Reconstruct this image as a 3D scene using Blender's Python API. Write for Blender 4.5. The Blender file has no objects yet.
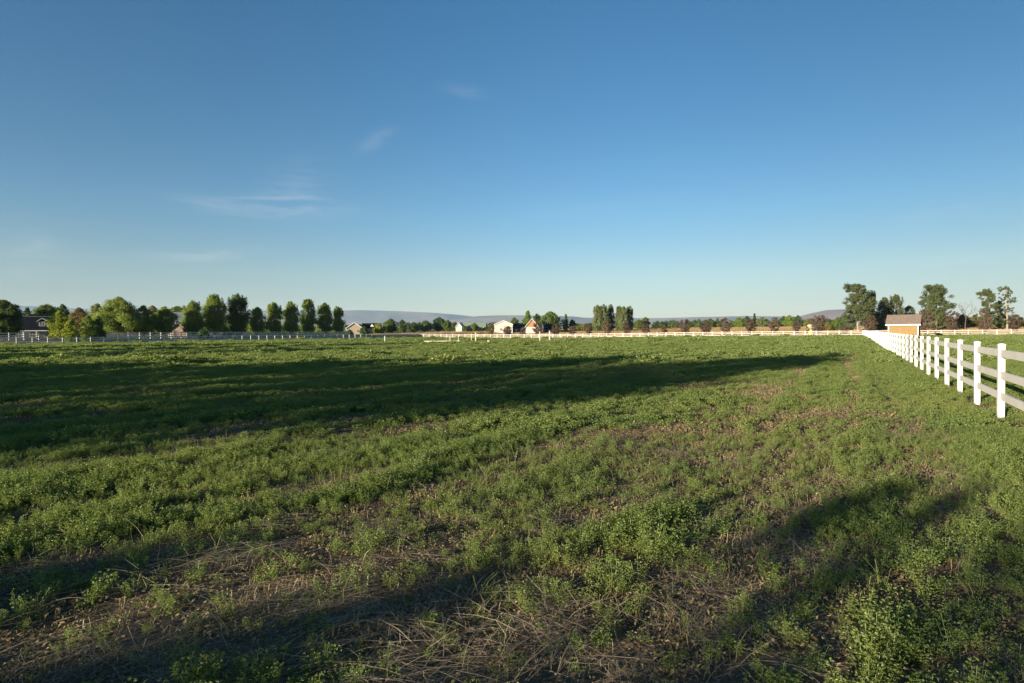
import bpy, math, random
import numpy as np
from mathutils import Vector, Matrix

# ------------------------------------------------------------------ basics
sc = bpy.context.scene
COL = sc.collection
CAM_H = 1.7
F = 600.0                      # focal length in pixels of the 1024 wide frame
SUN_AZ = math.radians(48.0)    # direction the light travels, from +Y towards +X
SUN_EL = math.radians(10.0)
U = np.array([math.sin(SUN_AZ), math.cos(SUN_AZ)])
V = np.array([math.cos(SUN_AZ), -math.sin(SUN_AZ)])
R_ = np.array([0.493, 0.870])  # along the side fences
D_ = np.array([0.870, -0.493]) # across the field

def hor(px): return 331.7 - 0.0078 * (px - 512)
def X_at(px, Z): return (px - 512) / F * Z
def z_at(px, py, Z): return CAM_H + (hor(px) - py) * Z / F
def ground_px(px, py):
    Z = F * 1.6 / (py - hor(px)); return np.array([X_at(px, Z), Z])
def on_line(px, p0, d):
    k = (px - 512) / F
    t = (k * p0[1] - p0[0]) / (d[0] - k * d[1])
    return np.array(p0) + t * np.array(d)

def sstep(t):
    t = np.clip(t, 0, 1); return t * t * (3 - 2 * t)
def gh(x, y):
    x = np.asarray(x, float); y = np.asarray(y, float)
    rc = R_[0] * x + R_[1] * y; dc = D_[0] * x + D_[1] * y
    dip = -0.45 * np.exp(-((dc + 85) / 45) ** 2) * sstep((rc - 20) / 130)
    rise = 2.6 * sstep((rc - 172) / 150) + 9.0 * sstep((rc - 420) / 1500)
    left = 0.85 * sstep((-134.5 - dc) / 8.0)
    return dip * (1 - sstep((rc - 180) / 150)) + rise + left
def g1(p): return float(gh(p[0], p[1]))

_tab = np.random.RandomState(7).rand(64, 256, 256)
def vnoise(x, y, seed=0):
    T = _tab[seed % 64]
    xi = np.floor(x).astype(int); yi = np.floor(y).astype(int)
    fx = sstep(x - xi); fy = sstep(y - yi)
    a = T[xi % 256, yi % 256]; b = T[(xi + 1) % 256, yi % 256]
    c = T[xi % 256, (yi + 1) % 256]; d = T[(xi + 1) % 256, (yi + 1) % 256]
    return (a * (1 - fx) + b * fx) * (1 - fy) + (c * (1 - fx) + d * fx) * fy
def fbm(x, y, seed=0, o=4):
    s = 0; a = 0.5; n = 0
    for k in range(o):
        s = s + a * vnoise(x * 2 ** k + 17.3 * k, y * 2 ** k + 5.1 * k, seed + k); n += a; a *= 0.5
    return s / n

# ------------------------------------------------------------------ objects
def tag(o, label=None, cat=None, group=None, kind=None):
    if label: o['label'] = label
    if cat: o['category'] = cat
    if group: o['group'] = group
    if kind: o['kind'] = kind
    return o
def empty(name, loc, rz=0.0, **kw):
    o = bpy.data.objects.new(name, None); COL.objects.link(o)
    o.location = loc; o.rotation_euler = (0, 0, rz); o.empty_display_size = 0.2
    return tag(o, **kw)
def mesh_np(name, verts, faces, smooth=False):
    """verts (n,3); faces (m,k) array, or a list of such arrays"""
    me = bpy.data.meshes.new(name)
    if not isinstance(faces, list): faces = [faces]
    faces = [f for f in faces if len(f)]
    verts = np.asarray(verts, np.float32)
    me.vertices.add(len(verts)); me.vertices.foreach_set('co', verts.ravel())
    loops = np.concatenate([np.asarray(f, np.int32).ravel() for f in faces])
    tot = np.concatenate([np.full(len(f), f.shape[1], np.int32) for f in faces])
    st = np.concatenate([[0], np.cumsum(tot)[:-1]]).astype(np.int32)
    me.loops.add(len(loops)); me.loops.foreach_set('vertex_index', loops)
    me.polygons.add(len(tot)); me.polygons.foreach_set('loop_start', st)
    me.polygons.foreach_set('loop_total', tot)
    me.polygons.foreach_set('use_smooth', np.full(len(tot), bool(smooth)))
    me.update(calc_edges=True); me.validate()
    return me
def put(name, me, mat, parent=None, link=True):
    o = bpy.data.objects.new(name, me)
    if mat is not None: me.materials.append(mat)
    if link: COL.objects.link(o)
    if parent is not None: o.parent = parent
    return o

class MB:
    def __init__(s): s.v = []; s.f3 = []; s.f4 = []; s.n = 0
    def add(s, v, f):
        v = np.asarray(v, float).reshape(-1, 3); f = np.asarray(f, int)
        (s.f3 if f.shape[1] == 3 else s.f4).append(f + s.n); s.v.append(v); s.n += len(v); return s
    def box(s, c, d, rz=0.0, taper=1.0):
        hx, hy, hz = d[0] / 2, d[1] / 2, d[2] / 2
        v = np.array([[-hx, -hy, -hz], [hx, -hy, -hz], [hx, hy, -hz], [-hx, hy, -hz],
                      [-hx * taper, -hy * taper, hz], [hx * taper, -hy * taper, hz], [hx * taper, hy * taper, hz], [-hx * taper, hy * taper, hz]])
        if rz:
            cz, sz = math.cos(rz), math.sin(rz)
            v[:, :2] = v[:, :2] @ np.array([[cz, sz], [-sz, cz]])
        v += np.array(c)
        return s.add(v, [[0, 3, 2, 1], [4, 5, 6, 7], [0, 1, 5, 4], [1, 2, 6, 5], [2, 3, 7, 6], [3, 0, 4, 7]])
    def tube(s, pts, rad, n=6):
        pts = np.asarray(pts, float); m = len(pts); vs = []
        for i in range(m):
            t = pts[min(i + 1, m - 1)] - pts[max(i - 1, 0)]; t /= np.linalg.norm(t) + 1e-9
            a = np.cross(t, [0.31, 0.95, 0.1]); a /= np.linalg.norm(a) + 1e-9; b = np.cross(t, a)
            th = np.arange(n) * 2 * math.pi / n
            vs.append(pts[i] + rad[i] * (np.cos(th)[:, None] * a + np.sin(th)[:, None] * b))
        f = []
        for i in range(m - 1):
            for k in range(n):
                f.append([i * n + k, i * n + (k + 1) % n, (i + 1) * n + (k + 1) % n, (i + 1) * n + k])
        s.add(np.concatenate(vs), f)
        if n == 4: s.add(vs[-1], [[0, 1, 2, 3]])
        return s
    def poly(s, v): # one convex polygon as fan
        v = np.asarray(v, float)
        if len(v) == 4: return s.add(v, [[0, 1, 2, 3]])
        return s.add(v, [[0, i, i + 1] for i in range(1, len(v) - 1)])
    def mesh(s, name): return mesh_np(name, np.concatenate(s.v), [np.concatenate(f) for f in (s.f3, s.f4) if f])
    def build(s, name, mat, parent=None): return put(name, s.mesh(name), mat, parent)

# ------------------------------------------------------------------ materials
def nt(m): m.use_nodes = True; return m.node_tree, m.node_tree.nodes, m.node_tree.links
def pbsdf(m): return m.node_tree.nodes['Principled BSDF']
def mat_plain(name, col, rough=0.7, spec=0.3, var=0.12, scale=3.0, bump=0.0, bscale=20.0, col2=None):
    m = bpy.data.materials.new(name); t, N, L = nt(m); b = pbsdf(m)
    b.inputs['Roughness'].default_value = rough; b.inputs['Specular IOR Level'].default_value = spec
    geo = N.new('ShaderNodeNewGeometry'); no = N.new('ShaderNodeTexNoise'); no.inputs['Scale'].default_value = scale
    no.inputs['Detail'].default_value = 6
    L.new(geo.outputs['Position'], no.inputs['Vector'])
    mx = N.new('ShaderNodeMix'); mx.data_type = 'RGBA'
    c2 = col2 or tuple(c * (1 - 2 * var) for c in col)
    mx.inputs[6].default_value = (*c2, 1); mx.inputs[7].default_value = (*col, 1)
    mr = N.new('ShaderNodeMapRange'); mr.inputs[1].default_value = 0.35; mr.inputs[2].default_value = 0.65
    L.new(no.outputs['Fac'], mr.inputs[0]); L.new(mr.outputs[0], mx.inputs[0]); L.new(mx.outputs[2], b.inputs['Base Color'])
    if bump:
        n2 = N.new('ShaderNodeTexNoise'); n2.inputs['Scale'].default_value = bscale; n2.inputs['Detail'].default_value = 8
        bp = N.new('ShaderNodeBump'); bp.inputs['Strength'].default_value = bump; bp.inputs['Distance'].default_value = 0.03
        L.new(geo.outputs['Position'], n2.inputs['Vector']); L.new(n2.outputs['Fac'], bp.inputs['Height']); L.new(bp.outputs[0], b.inputs['Normal'])
    return m
def mat_leaf(name, cols, trans=0.35, rough=0.55, pscale=0.15, tcol=1.6, spec=0.25):
    """leaf material: colour by leaf (island) and by place; some light passes through"""
    m = bpy.data.materials.new(name); t, N, L = nt(m); b = pbsdf(m); out = N['Material Output']
    geo = N.new('ShaderNodeNewGeometry'); oi = N.new('ShaderNodeObjectInfo')
    no = N.new('ShaderNodeTexNoise'); no.inputs['Scale'].default_value = pscale; no.inputs['Detail'].default_value = 3
    L.new(geo.outputs['Position'], no.inputs['Vector'])
    mr = N.new('ShaderNodeMapRange'); mr.inputs[1].default_value = 0.3; mr.inputs[2].default_value = 0.7
    L.new(no.outputs['Fac'], mr.inputs[0])
    a = N.new('ShaderNodeMath'); a.operation = 'MULTIPLY_ADD'; a.inputs[1].default_value = 0.45
    L.new(geo.outputs['Random Per Island'], a.inputs[0])
    a2 = N.new('ShaderNodeMath'); a2.operation = 'MULTIPLY'; a2.inputs[1].default_value = 0.3; L.new(mr.outputs[0], a2.inputs[0])
    a3 = N.new('ShaderNodeMath'); a3.operation = 'MULTIPLY_ADD'; a3.inputs[1].default_value = 0.25
    L.new(oi.outputs['Random'], a3.inputs[0]); L.new(a2.outputs[0], a3.inputs[2]); L.new(a3.outputs[0], a.inputs[2])
    cr = N.new('ShaderNodeValToRGB'); e = cr.color_ramp.elements
    e[0].position = 0.0; e[0].color = (*cols[0], 1); e[1].position = 1.0; e[1].color = (*cols[-1], 1)
    for i, c in enumerate(cols[1:-1]):
        x = e.new((i + 1) / (len(cols) - 1)); x.color = (*c, 1)
    L.new(a.outputs[0], cr.inputs[0]); L.new(cr.outputs[0], b.inputs['Base Color'])
    b.inputs['Roughness'].default_value = rough; b.inputs['Specular IOR Level'].default_value = spec
    tr = N.new('ShaderNodeBsdfTranslucent'); mu = N.new('ShaderNodeMix'); mu.data_type = 'RGBA'; mu.blend_type = 'MULTIPLY'
    mu.inputs[0].default_value = 1; mu.inputs[7].default_value = (tcol, tcol, tcol * 0.5, 1)
    L.new(cr.outputs[0], mu.inputs[6]); L.new(mu.outputs[2], tr.inputs['Color'])
    ms = N.new('ShaderNodeMixShader'); ms.inputs[0].default_value = trans
    L.new(b.outputs[0], ms.inputs[1]); L.new(tr.outputs[0], ms.inputs[2]); L.new(ms.outputs[0], out.inputs['Surface'])
    return m

M = {}
M['white'] = mat_plain('white_vinyl', (0.60, 0.57, 0.51), 0.4, 0.4, 0.05, 2.5)
M['soil'] = None
M['alf'] = mat_leaf('alfalfa_leaf', [(0.080, 0.128, 0.036), (0.138, 0.196, 0.048), (0.194, 0.236, 0.060), (0.265, 0.262, 0.090)], 0.42, spec=0.55, rough=0.48, pscale=0.35)
M['stub'] = mat_leaf('stubble_stalk', [(0.13, 0.098, 0.05), (0.27, 0.21, 0.105), (0.46, 0.38, 0.20)], 0.1, pscale=0.8, tcol=1.0)
M['straw'] = mat_leaf('straw_blade', [(0.11, 0.085, 0.06), (0.22, 0.18, 0.125), (0.36, 0.30, 0.20)], 0.12, pscale=0.8, tcol=1.0)
M['dead'] = mat_leaf('dead_leaf', [(0.10, 0.078, 0.042), (0.20, 0.155, 0.082), (0.35, 0.285, 0.15)], 0.2, pscale=0.8, tcol=1.0)
M['gold'] = mat_leaf('dry_grass_blade', [(0.20, 0.14, 0.065), (0.28, 0.20, 0.09), (0.34, 0.255, 0.12)], 0.2, pscale=0.03, tcol=1.0)
M['bark'] = mat_plain('bark', (0.16, 0.12, 0.09), 0.9, 0.1, 0.25, 4, 0.6, 12)
M['pale_bark'] = mat_plain('pale_bark', (0.30, 0.26, 0.21), 0.9, 0.1, 0.2, 4, 0.6, 12)
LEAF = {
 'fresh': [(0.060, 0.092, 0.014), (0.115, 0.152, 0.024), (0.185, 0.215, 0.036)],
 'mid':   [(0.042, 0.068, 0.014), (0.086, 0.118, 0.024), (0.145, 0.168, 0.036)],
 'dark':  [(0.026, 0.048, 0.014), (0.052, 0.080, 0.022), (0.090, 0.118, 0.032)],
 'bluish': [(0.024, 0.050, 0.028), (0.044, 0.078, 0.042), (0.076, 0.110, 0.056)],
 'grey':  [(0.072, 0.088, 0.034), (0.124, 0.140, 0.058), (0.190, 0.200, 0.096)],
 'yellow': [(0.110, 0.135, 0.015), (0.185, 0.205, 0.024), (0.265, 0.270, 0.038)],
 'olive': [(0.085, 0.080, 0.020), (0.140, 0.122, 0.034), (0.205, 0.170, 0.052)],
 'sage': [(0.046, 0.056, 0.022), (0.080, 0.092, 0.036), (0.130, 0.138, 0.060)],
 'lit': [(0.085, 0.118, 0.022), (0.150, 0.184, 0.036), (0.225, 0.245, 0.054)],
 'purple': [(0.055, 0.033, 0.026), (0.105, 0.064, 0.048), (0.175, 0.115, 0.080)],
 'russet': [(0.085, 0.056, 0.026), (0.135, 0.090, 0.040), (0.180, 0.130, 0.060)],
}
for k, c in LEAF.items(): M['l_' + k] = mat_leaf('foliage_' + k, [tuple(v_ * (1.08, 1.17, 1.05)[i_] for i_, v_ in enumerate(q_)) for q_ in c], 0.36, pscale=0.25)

# ------------------------------------------------------------------ camera
cam = bpy.data.cameras.new('camera'); co = bpy.data.objects.new('camera', cam); COL.objects.link(co)
p = math.radians(-0.936); rho = math.radians(0.447)
up0 = Vector((0, -math.sin(p), math.cos(p))); h0 = Vector((1, 0, 0)); fw = Vector((0, math.cos(p), math.sin(p)))
ui = up0 * math.cos(rho) + h0 * math.sin(rho); ri = h0 * math.cos(rho) - up0 * math.sin(rho)
mw = Matrix.Identity(4)
for i in range(3): mw[i][0] = ri[i]; mw[i][1] = ui[i]; mw[i][2] = -fw[i]
mw[2][3] = CAM_H
co.matrix_world = mw
cam.sensor_width = 36; cam.lens = F / 1024 * 36; cam.clip_start = 0.05; cam.clip_end = 60000
sc.camera = co

# ------------------------------------------------------------------ light and sky
world = bpy.data.worlds.new('World'); sc.world = world; world.use_nodes = True
N = world.node_tree.nodes; L = world.node_tree.links; bg = N['Background']
sky = N.new('ShaderNodeTexSky'); sky.sky_type = 'NISHITA'; sky.sun_disc = False
sky.sun_elevation = SUN_EL
sky.sun_rotation = (SUN_AZ + math.pi) % (2 * math.pi)
sky.altitude = 500; sky.air_density = 1.0; sky.dust_density = 0.3; sky.ozone_density = 2.0
SKY_STR = 0.0565
bg.inputs['Strength'].default_value = SKY_STR
# faint wisps of cirrus, placed by direction
tc = N.new('ShaderNodeTexCoord'); sx = N.new('ShaderNodeSeparateXYZ'); L.new(tc.outputs['Generated'], sx.inputs[0])
def mth(op, a, b=None, c=None):
    n = N.new('ShaderNodeMath'); n.operation = op
    for i, v in enumerate((a, b, c)):
        if v is None: continue
        if isinstance(v, (int, float)): n.inputs[i].default_value = v
        else: L.new(v, n.inputs[i])
    return n.outputs[0]
az = mth('ARCTAN2', sx.outputs[0], sx.outputs[1]); el = mth('ARCSINE', sx.outputs[2])
cv = N.new('ShaderNodeCombineXYZ'); L.new(az, cv.inputs[0]); L.new(mth('MULTIPLY', el, 6.0), cv.inputs[1])
cn = N.new('ShaderNodeTexNoise'); cn.inputs['Scale'].default_value = 7; cn.inputs['Detail'].default_value = 7; cn.inputs['Roughness'].default_value = 0.62
cn.inputs['Distortion'].default_value = 0.6
L.new(cv.outputs[0], cn.inputs['Vector'])
nz = N.new('ShaderNodeMapRange'); nz.inputs[1].default_value = 0.40; nz.inputs[2].default_value = 0.72; L.new(cn.outputs['Fac'], nz.inputs[0])
tot = None
for (px, py, wx, wy, slope, amp) in [(262, 206, 60, 7, 0.02, 0.85), (300, 188, 26, 16, 0.3, 0.4), (378, 141, 14, 5, 0.5, 0.34), (195, 256, 45, 5, 0.10, 0.65),
                                     (15, 248, 50, 16, 0.05, 0.5), (465, 93, 22, 5, 0.0, 0.2), (945, 211, 28, 5, 0.12, 0.6), (930, 262, 60, 6, 0.05, 0.3), (600, 207, 60, 5, 0.05, 0.12)]:
    a0 = math.atan2(px - 512, F); k = math.cos(a0)
    e0 = math.atan2((hor(px) - py) * k, F); wa = wx / F * k * k * 1.1; we = wy / F * k * 1.3
    da = mth('SUBTRACT', az, a0); de = mth('MULTIPLY_ADD', da, -slope, mth('SUBTRACT', el, e0))
    q = mth('ADD', mth('POWER', mth('MULTIPLY', da, 1 / wa), 2), mth('POWER', mth('MULTIPLY', de, 1 / we), 2))
    g = mth('MULTIPLY', mth('EXPONENT', mth('MULTIPLY', q, -1)), amp)
    tot = g if tot is None else mth('ADD', tot, g)
cf = mth('MULTIPLY', mth('MULTIPLY', tot, nz.outputs[0]), 0.5)
hs = N.new('ShaderNodeHueSaturation'); hs.inputs['Saturation'].default_value = 1.28; L.new(sky.outputs[0], hs.inputs['Color'])
sr = N.new('ShaderNodeValToRGB'); e_ = sr.color_ramp.elements     # air a little bluer and clearer than the model's
e_[0].position = 0.0; e_[0].color = (.75, .71, .88, 1); e_[1].position = 1.0; e_[1].color = (.80, .97, 1, 1)
for p_, c_ in ((.07, (.80, .76, .88, 1)), (.16, (.92, .85, .87, 1)), (.30, (.92, .95, .98, 1))):
    x_ = e_.new(p_); x_.color = c_
L.new(mth('MULTIPLY', el, 1.6), sr.inputs[0])
tn_ = N.new('ShaderNodeMix'); tn_.data_type = 'RGBA'; tn_.blend_type = 'MULTIPLY'; tn_.inputs[0].default_value = 1
L.new(hs.outputs[0], tn_.inputs[6]); L.new(sr.outputs[0], tn_.inputs[7])
mx = N.new('ShaderNodeMix'); mx.data_type = 'RGBA'; L.new(cf, mx.inputs[0])
def ramp(v, top, drop):
    n = N.new('ShaderNodeMapRange'); n.interpolation_type = 'SMOOTHSTEP'; L.new(v, n.inputs[0]); n.inputs[1].default_value = 0; n.inputs[2].default_value = top
    n.inputs[3].default_value = 0; n.inputs[4].default_value = drop; return n.outputs[0]
vg = mth('SUBTRACT', mth('SUBTRACT', 1.0, ramp(az, .8, .30)), ramp(mth('MULTIPLY', az, -1), .8, .10))
t2 = N.new('ShaderNodeVectorMath'); t2.operation = 'SCALE'; L.new(tn_.outputs[2], t2.inputs[0]); L.new(vg, t2.inputs[3])
L.new(t2.outputs[0], mx.inputs[6]); mx.inputs[7].default_value = (5.2, 5.2, 5.2, 1)
L.new(mx.outputs[2], bg.inputs['Color'])

sl = bpy.data.lights.new('sun', 'SUN'); sl.energy = 5.0; sl.angle = math.radians(0.5); sl.color = (1.0, 0.86, 0.68)
so = bpy.data.objects.new('sun', sl); COL.objects.link(so)
ld = Vector((U[0] * math.cos(SUN_EL), U[1] * math.cos(SUN_EL), -math.sin(SUN_EL)))
so.rotation_euler = ld.to_track_quat('-Z', 'Y').to_euler(); so.location = (-30, -30, 30)
vs = sc.view_settings; vs.view_transform = 'Standard'; vs.look = 'None'; vs.exposure = 1.55; vs.gamma = 1.0; vs.use_curve_mapping = False
sc.cycles.max_bounces = 6; sc.cycles.diffuse_bounces = 4; sc.cycles.transparent_max_bounces = 4; sc.cycles.volume_bounces = 0
sc.cycles.use_denoising = True
sc.cycles.sample_clamp_indirect = 4

# ------------------------------------------------------------------ ground
def axis(lo, hi, n, k):
    s = np.linspace(np.arcsinh(lo / k), np.arcsinh(hi / k), n); return np.sinh(s) * k
gx = axis(-11500, 11500, 240, 12.0); gy = axis(-2500, 11500, 240, 12.0)
XX, YY = np.meshgrid(gx, gy); ZZ = gh(XX, YY)
vv = np.stack([XX.ravel(), YY.ravel(), ZZ.ravel()], 1)
n = len(gx); ii = np.arange(len(gy) - 1)[:, None] * n + np.arange(n - 1)[None, :]
ff = np.stack([ii, ii + 1, ii + n + 1, ii + n], -1).reshape(-1, 4)
m = bpy.data.materials.new('field_soil'); t, N, L = nt(m); b = pbsdf(m)
geo = N.new('ShaderNodeNewGeometry')
n1 = N.new('ShaderNodeTexNoise'); n1.inputs['Scale'].default_value = 0.9; n1.inputs['Detail'].default_value = 9; n1.inputs['Roughness'].default_value = 0.7
n2 = N.new('ShaderNodeTexNoise'); n2.inputs['Scale'].default_value = 35; n2.inputs['Detail'].default_value = 5
for q in (n1, n2): L.new(geo.outputs['Position'], q.inputs['Vector'])
c1 = N.new('ShaderNodeValToRGB'); e = c1.color_ramp.elements
e[0].position = 0.3; e[0].color = (0.060, 0.044, 0.026, 1); e[1].position = 0.75; e[1].color = (0.25, 0.185, 0.105, 1)
x = e.new(0.52); x.color = (0.13, 0.094, 0.056, 1)
ad = N.new('ShaderNodeMath'); ad.operation = 'MULTIPLY_ADD'; ad.inputs[1].default_value = 0.4; L.new(n2.outputs['Fac'], ad.inputs[0])
sb = N.new('ShaderNodeMath'); sb.operation = 'MULTIPLY'; sb.inputs[1].default_value = 0.62; L.new(n1.outputs['Fac'], sb.inputs[0]); L.new(sb.outputs[0], ad.inputs[2])
L.new(ad.outputs[0], c1.inputs[0]); L.new(c1.outputs[0], b.inputs['Base Color']); b.inputs['Roughness'].default_value = 0.95
b.inputs['Specular IOR Level'].default_value = 0.1
bp = N.new('ShaderNodeBump'); bp.inputs['Strength'].default_value = 0.8; bp.inputs['Distance'].default_value = 0.03
L.new(n2.outputs['Fac'], bp.inputs['Height']); L.new(bp.outputs[0], b.inputs['Normal'])
tag(put('ground', mesh_np('ground', vv, ff, True), m), kind='structure')

def sheet(name, r0, r1, d0, d1, step, lift, mat):
    ra = np.arange(r0, r1 + step, step); da = np.arange(d0, d1 + step, step)
    A, B = np.meshgrid(ra, da); P = A[..., None] * R_ + B[..., None] * D_
    v = np.stack([P[..., 0].ravel(), P[..., 1].ravel(), (gh(P[..., 0], P[..., 1]) + lift).ravel()], 1)
    n = len(ra); ii = np.arange(len(da) - 1)[:, None] * n + np.arange(n - 1)[None, :]
    f = np.stack([ii, ii + n, ii + n + 1, ii + 1], -1).reshape(-1, 4)
    return tag(put(name, mesh_np(name, v, f, True), mat), kind='structure')
m_dry = mat_plain('dry_field', (0.23, 0.16, 0.08), 0.95, 0.1, 0.2, 0.05, 0.5, 3, col2=(0.21, 0.135, 0.08))
m_lane = mat_plain('gravel_lane', (0.46, 0.38, 0.28), 0.95, 0.1, 0.15, 0.4, 0.5, 8, col2=(0.36, 0.29, 0.21))
m_yard = mat_plain('lawn', (0.07, 0.095, 0.03), 0.95, 0.1, 0.2, 0.3, 0.5, 6, col2=(0.045, 0.07, 0.02))
sheet('dry_field', 173, 420, -170, 160, 4, 0.03, m_dry)
sheet('lane', -10, 165, -139.5, -133.2, 2.1, 0.02, m_lane)
sheet('lawn', -10, 300, -330, -142, 6, 0.02, m_yard)

# ------------------------------------------------------------------ hills
def hill(name, pts, Z, depth, mat, seed, foot=0.0):
    """ridge whose crest follows (px, py) at about Z metres, with gullied slopes in front"""
    px = np.array([q[0] for q in pts], float); py = np.array([q[1] for q in pts], float)
    nx, ny = 220, 30
    xs = np.linspace(px[0], px[-1], nx); ys = np.interp(xs, px, py)
    H = CAM_H + (hor(xs) - ys) * Z / F
    X = (xs - 512) / F * Z
    t = np.linspace(0, 1, ny)
    prof = np.concatenate([sstep(t) ** 0.9, sstep(1 - t[1:])])
    yy = np.concatenate([Z - depth * (1 - t), Z + depth * 0.8 * t[1:]])
    Xg, Yg = np.meshgrid(X, yy)
    nz_ = fbm(Xg / 330, Yg / 900, seed, 4)
    Pg = prof[:, None] * np.ones(nx)
    Zg = foot + np.maximum(H - foot, 0.5)[None, :] * np.clip(Pg + (nz_ - 0.5) * 0.75 * Pg * (1 - Pg) * 2, 0, 1.0)
    Zg[0] = -0.5; Zg[-1] = -0.5
    v = np.stack([Xg.ravel(), Yg.ravel(), Zg.ravel()], 1); ny2 = len(yy)
    ii = np.arange(ny2 - 1)[:, None] * nx + np.arange(nx - 1)[None, :]
    f = np.stack([ii, ii + 1, ii + nx + 1, ii + nx], -1).reshape(-1, 4)
    me = mesh_np(name, v, f); me.polygons.foreach_set('use_smooth', np.ones(len(f), bool))
    return tag(put(name, me, mat), kind='structure')
m_hill = mat_plain('sage_hillside', (0.20, 0.155, 0.105), 0.95, 0.1, 0.2, 0.0016, 0, 1, col2=(0.030, 0.045, 0.055))
m_hill2 = mat_plain('dry_hillside', (0.17, 0.12, 0.095), 0.95, 0.1, 0.2, 0.004, 0, 1, col2=(0.13, 0.10, 0.085))
hill('hills', [(-500, 322), (-300, 314), (-60, 309), (14, 306.5), (30, 306), (90, 309), (200, 310), (300, 310.8), (345, 310.6), (362, 310.2), (400, 311.2), (430, 312.6), (452, 314.2), (468, 315.8), (480, 318), (520, 325)], 9500, 1500, m_hill, 11)
hill('hills', [(430, 326), (455, 319), (478, 316.2), (500, 315.4), (540, 315.6), (572, 316.4), (583, 317.8), (620, 318.0), (655, 318.3), (680, 317.6), (705, 317.0), (745, 316.0), (770, 316.4), (800, 316.6), (840, 318), (900, 319), (1024, 318), (1150, 317), (1400, 322)], 8200, 1400, m_hill, 23)
hill('hills', [(775, 326), (800, 316.8), (815, 312.6), (828, 310.0), (842, 309.4), (860, 309.8), (885, 312), (910, 315.5), (945, 321), (975, 327)], 5200, 900, m_hill2, 37)

# ------------------------------------------------------------------ fences
def rotz_of(d): return math.atan2(d[1], d[0])
def fence(name, p0, d, n_before, n_after, sp, top, wpost, rails, wr, span, label, cap=True, group=None, rail_t=0.04):
    """post-and-rail fence: every post a part (cap a sub-part), every rail board a part"""
    rz = rotz_of(d); base = np.array(p0)
    o = empty(name, (p0[0], p0[1], g1(p0)), 0.0, label=label, cat='fence', group=group)
    oz = g1(p0)
    def loc(i):
        q = base + d * sp * i; return (q[0] - p0[0], q[1] - p0[1], g1(q) - oz)
    pm = MB().box((0, 0, top / 2 - 0.06), (wpost, wpost, top + 0.12), 0).mesh('post'); pm.materials.append(M['white'])
    cm = MB().box((0, 0, 0.011), (wpost + 0.014, wpost + 0.014, 0.022)).box((0, 0, 0.032), (wpost + 0.014, wpost + 0.014, 0.02), 0, 0.35).mesh('cap'); cm.materials.append(M['white'])
    rng = random.Random(3)
    for i in range(-n_before, n_after + 1):
        po = put('post', pm, None, o); po.location = loc(i)
        po.rotation_euler = (rng.uniform(-.006, .006), rng.uniform(-.006, .006), rz + rng.uniform(-.01, .01))
        if cap:
            ca = put('cap', cm, None, po); ca.location = (0, 0, top)
    i = -n_before
    while i < n_after:
        j = min(i + span, n_after)
        for zc in rails:
            a = np.array(loc(i)); b_ = np.array(loc(j)); mb = MB()
            L_ = np.linalg.norm(b_[:2] - a[:2])
            c = (a + b_) / 2; dz = b_[2] - a[2]
            hl = L_ / 2 - 0.004; e1 = np.array([d[0], d[1], dz / L_]); nn = np.array([-d[1], d[0], 0])
            v = []
            for s_ in (-1, 1):
                for (ny, nz_) in ((-1, -1), (1, -1), (1, 1), (-1, 1)):
                    v.append(e1 * hl * s_ + nn * ny * rail_t / 2 + np.array([0, 0, nz_ * wr / 2]))
            mb.add(v, [[0, 3, 2, 1], [4, 5, 6, 7], [0, 1, 5, 4], [1, 2, 6, 5], [2, 3, 7, 6], [3, 0, 4, 7]])
            ra = mb.build('rail', M['white'], o); ra.location = (c[0], c[1], c[2] + zc + rng.uniform(-.004, .004))
        i = j
    return o
RF0 = np.array([9.13, 11.2])              # nearest post in view of the right-hand fence
corner = RF0 + R_ * 2.44 * 61
fence('rail_fence', RF0, R_, 4, 61, 2.44, 1.37, 0.102, (0.43, 0.82, 1.23), 0.135, 2,
      'white three-rail fence running from the right foreground to the far end of the field')
fence('rail_fence', corner - D_ * 0.18, -D_, 0, 55, 2.44, 1.37, 0.13, (0.43, 0.82, 1.23), 0.08, 2,
      'distant white rail fence crossing the far end of the green field', cap=False)
fence('rail_fence', corner + D_ * 0.18, D_, 0, 26, 2.44, 1.37, 0.13, (0.43, 0.82, 1.23), 0.08, 2,
      'distant white rail fence behind the yellow shed at the far right', cap=False)
LF0 = np.array([-90.0, 109.0])
fence('rail_fence', LF0 - R_ * 2.44 * 6, R_, 0, 52, 2.44, 1.37, 0.15, (0.43, 0.82, 1.23), 0.14, 2,
      'white rail fence along the left side of the field, nearer of the two', cap=False)
fence('rail_fence', LF0 - D_ * 9.5 - R_ * 2.44 * 6, R_, 0, 44, 2.44, 1.5, 0.15, (0.5, 0.92, 1.36), 0.15, 2,
      'white rail fence across the dirt lane, right below the row of leafy trees', cap=False)

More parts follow.
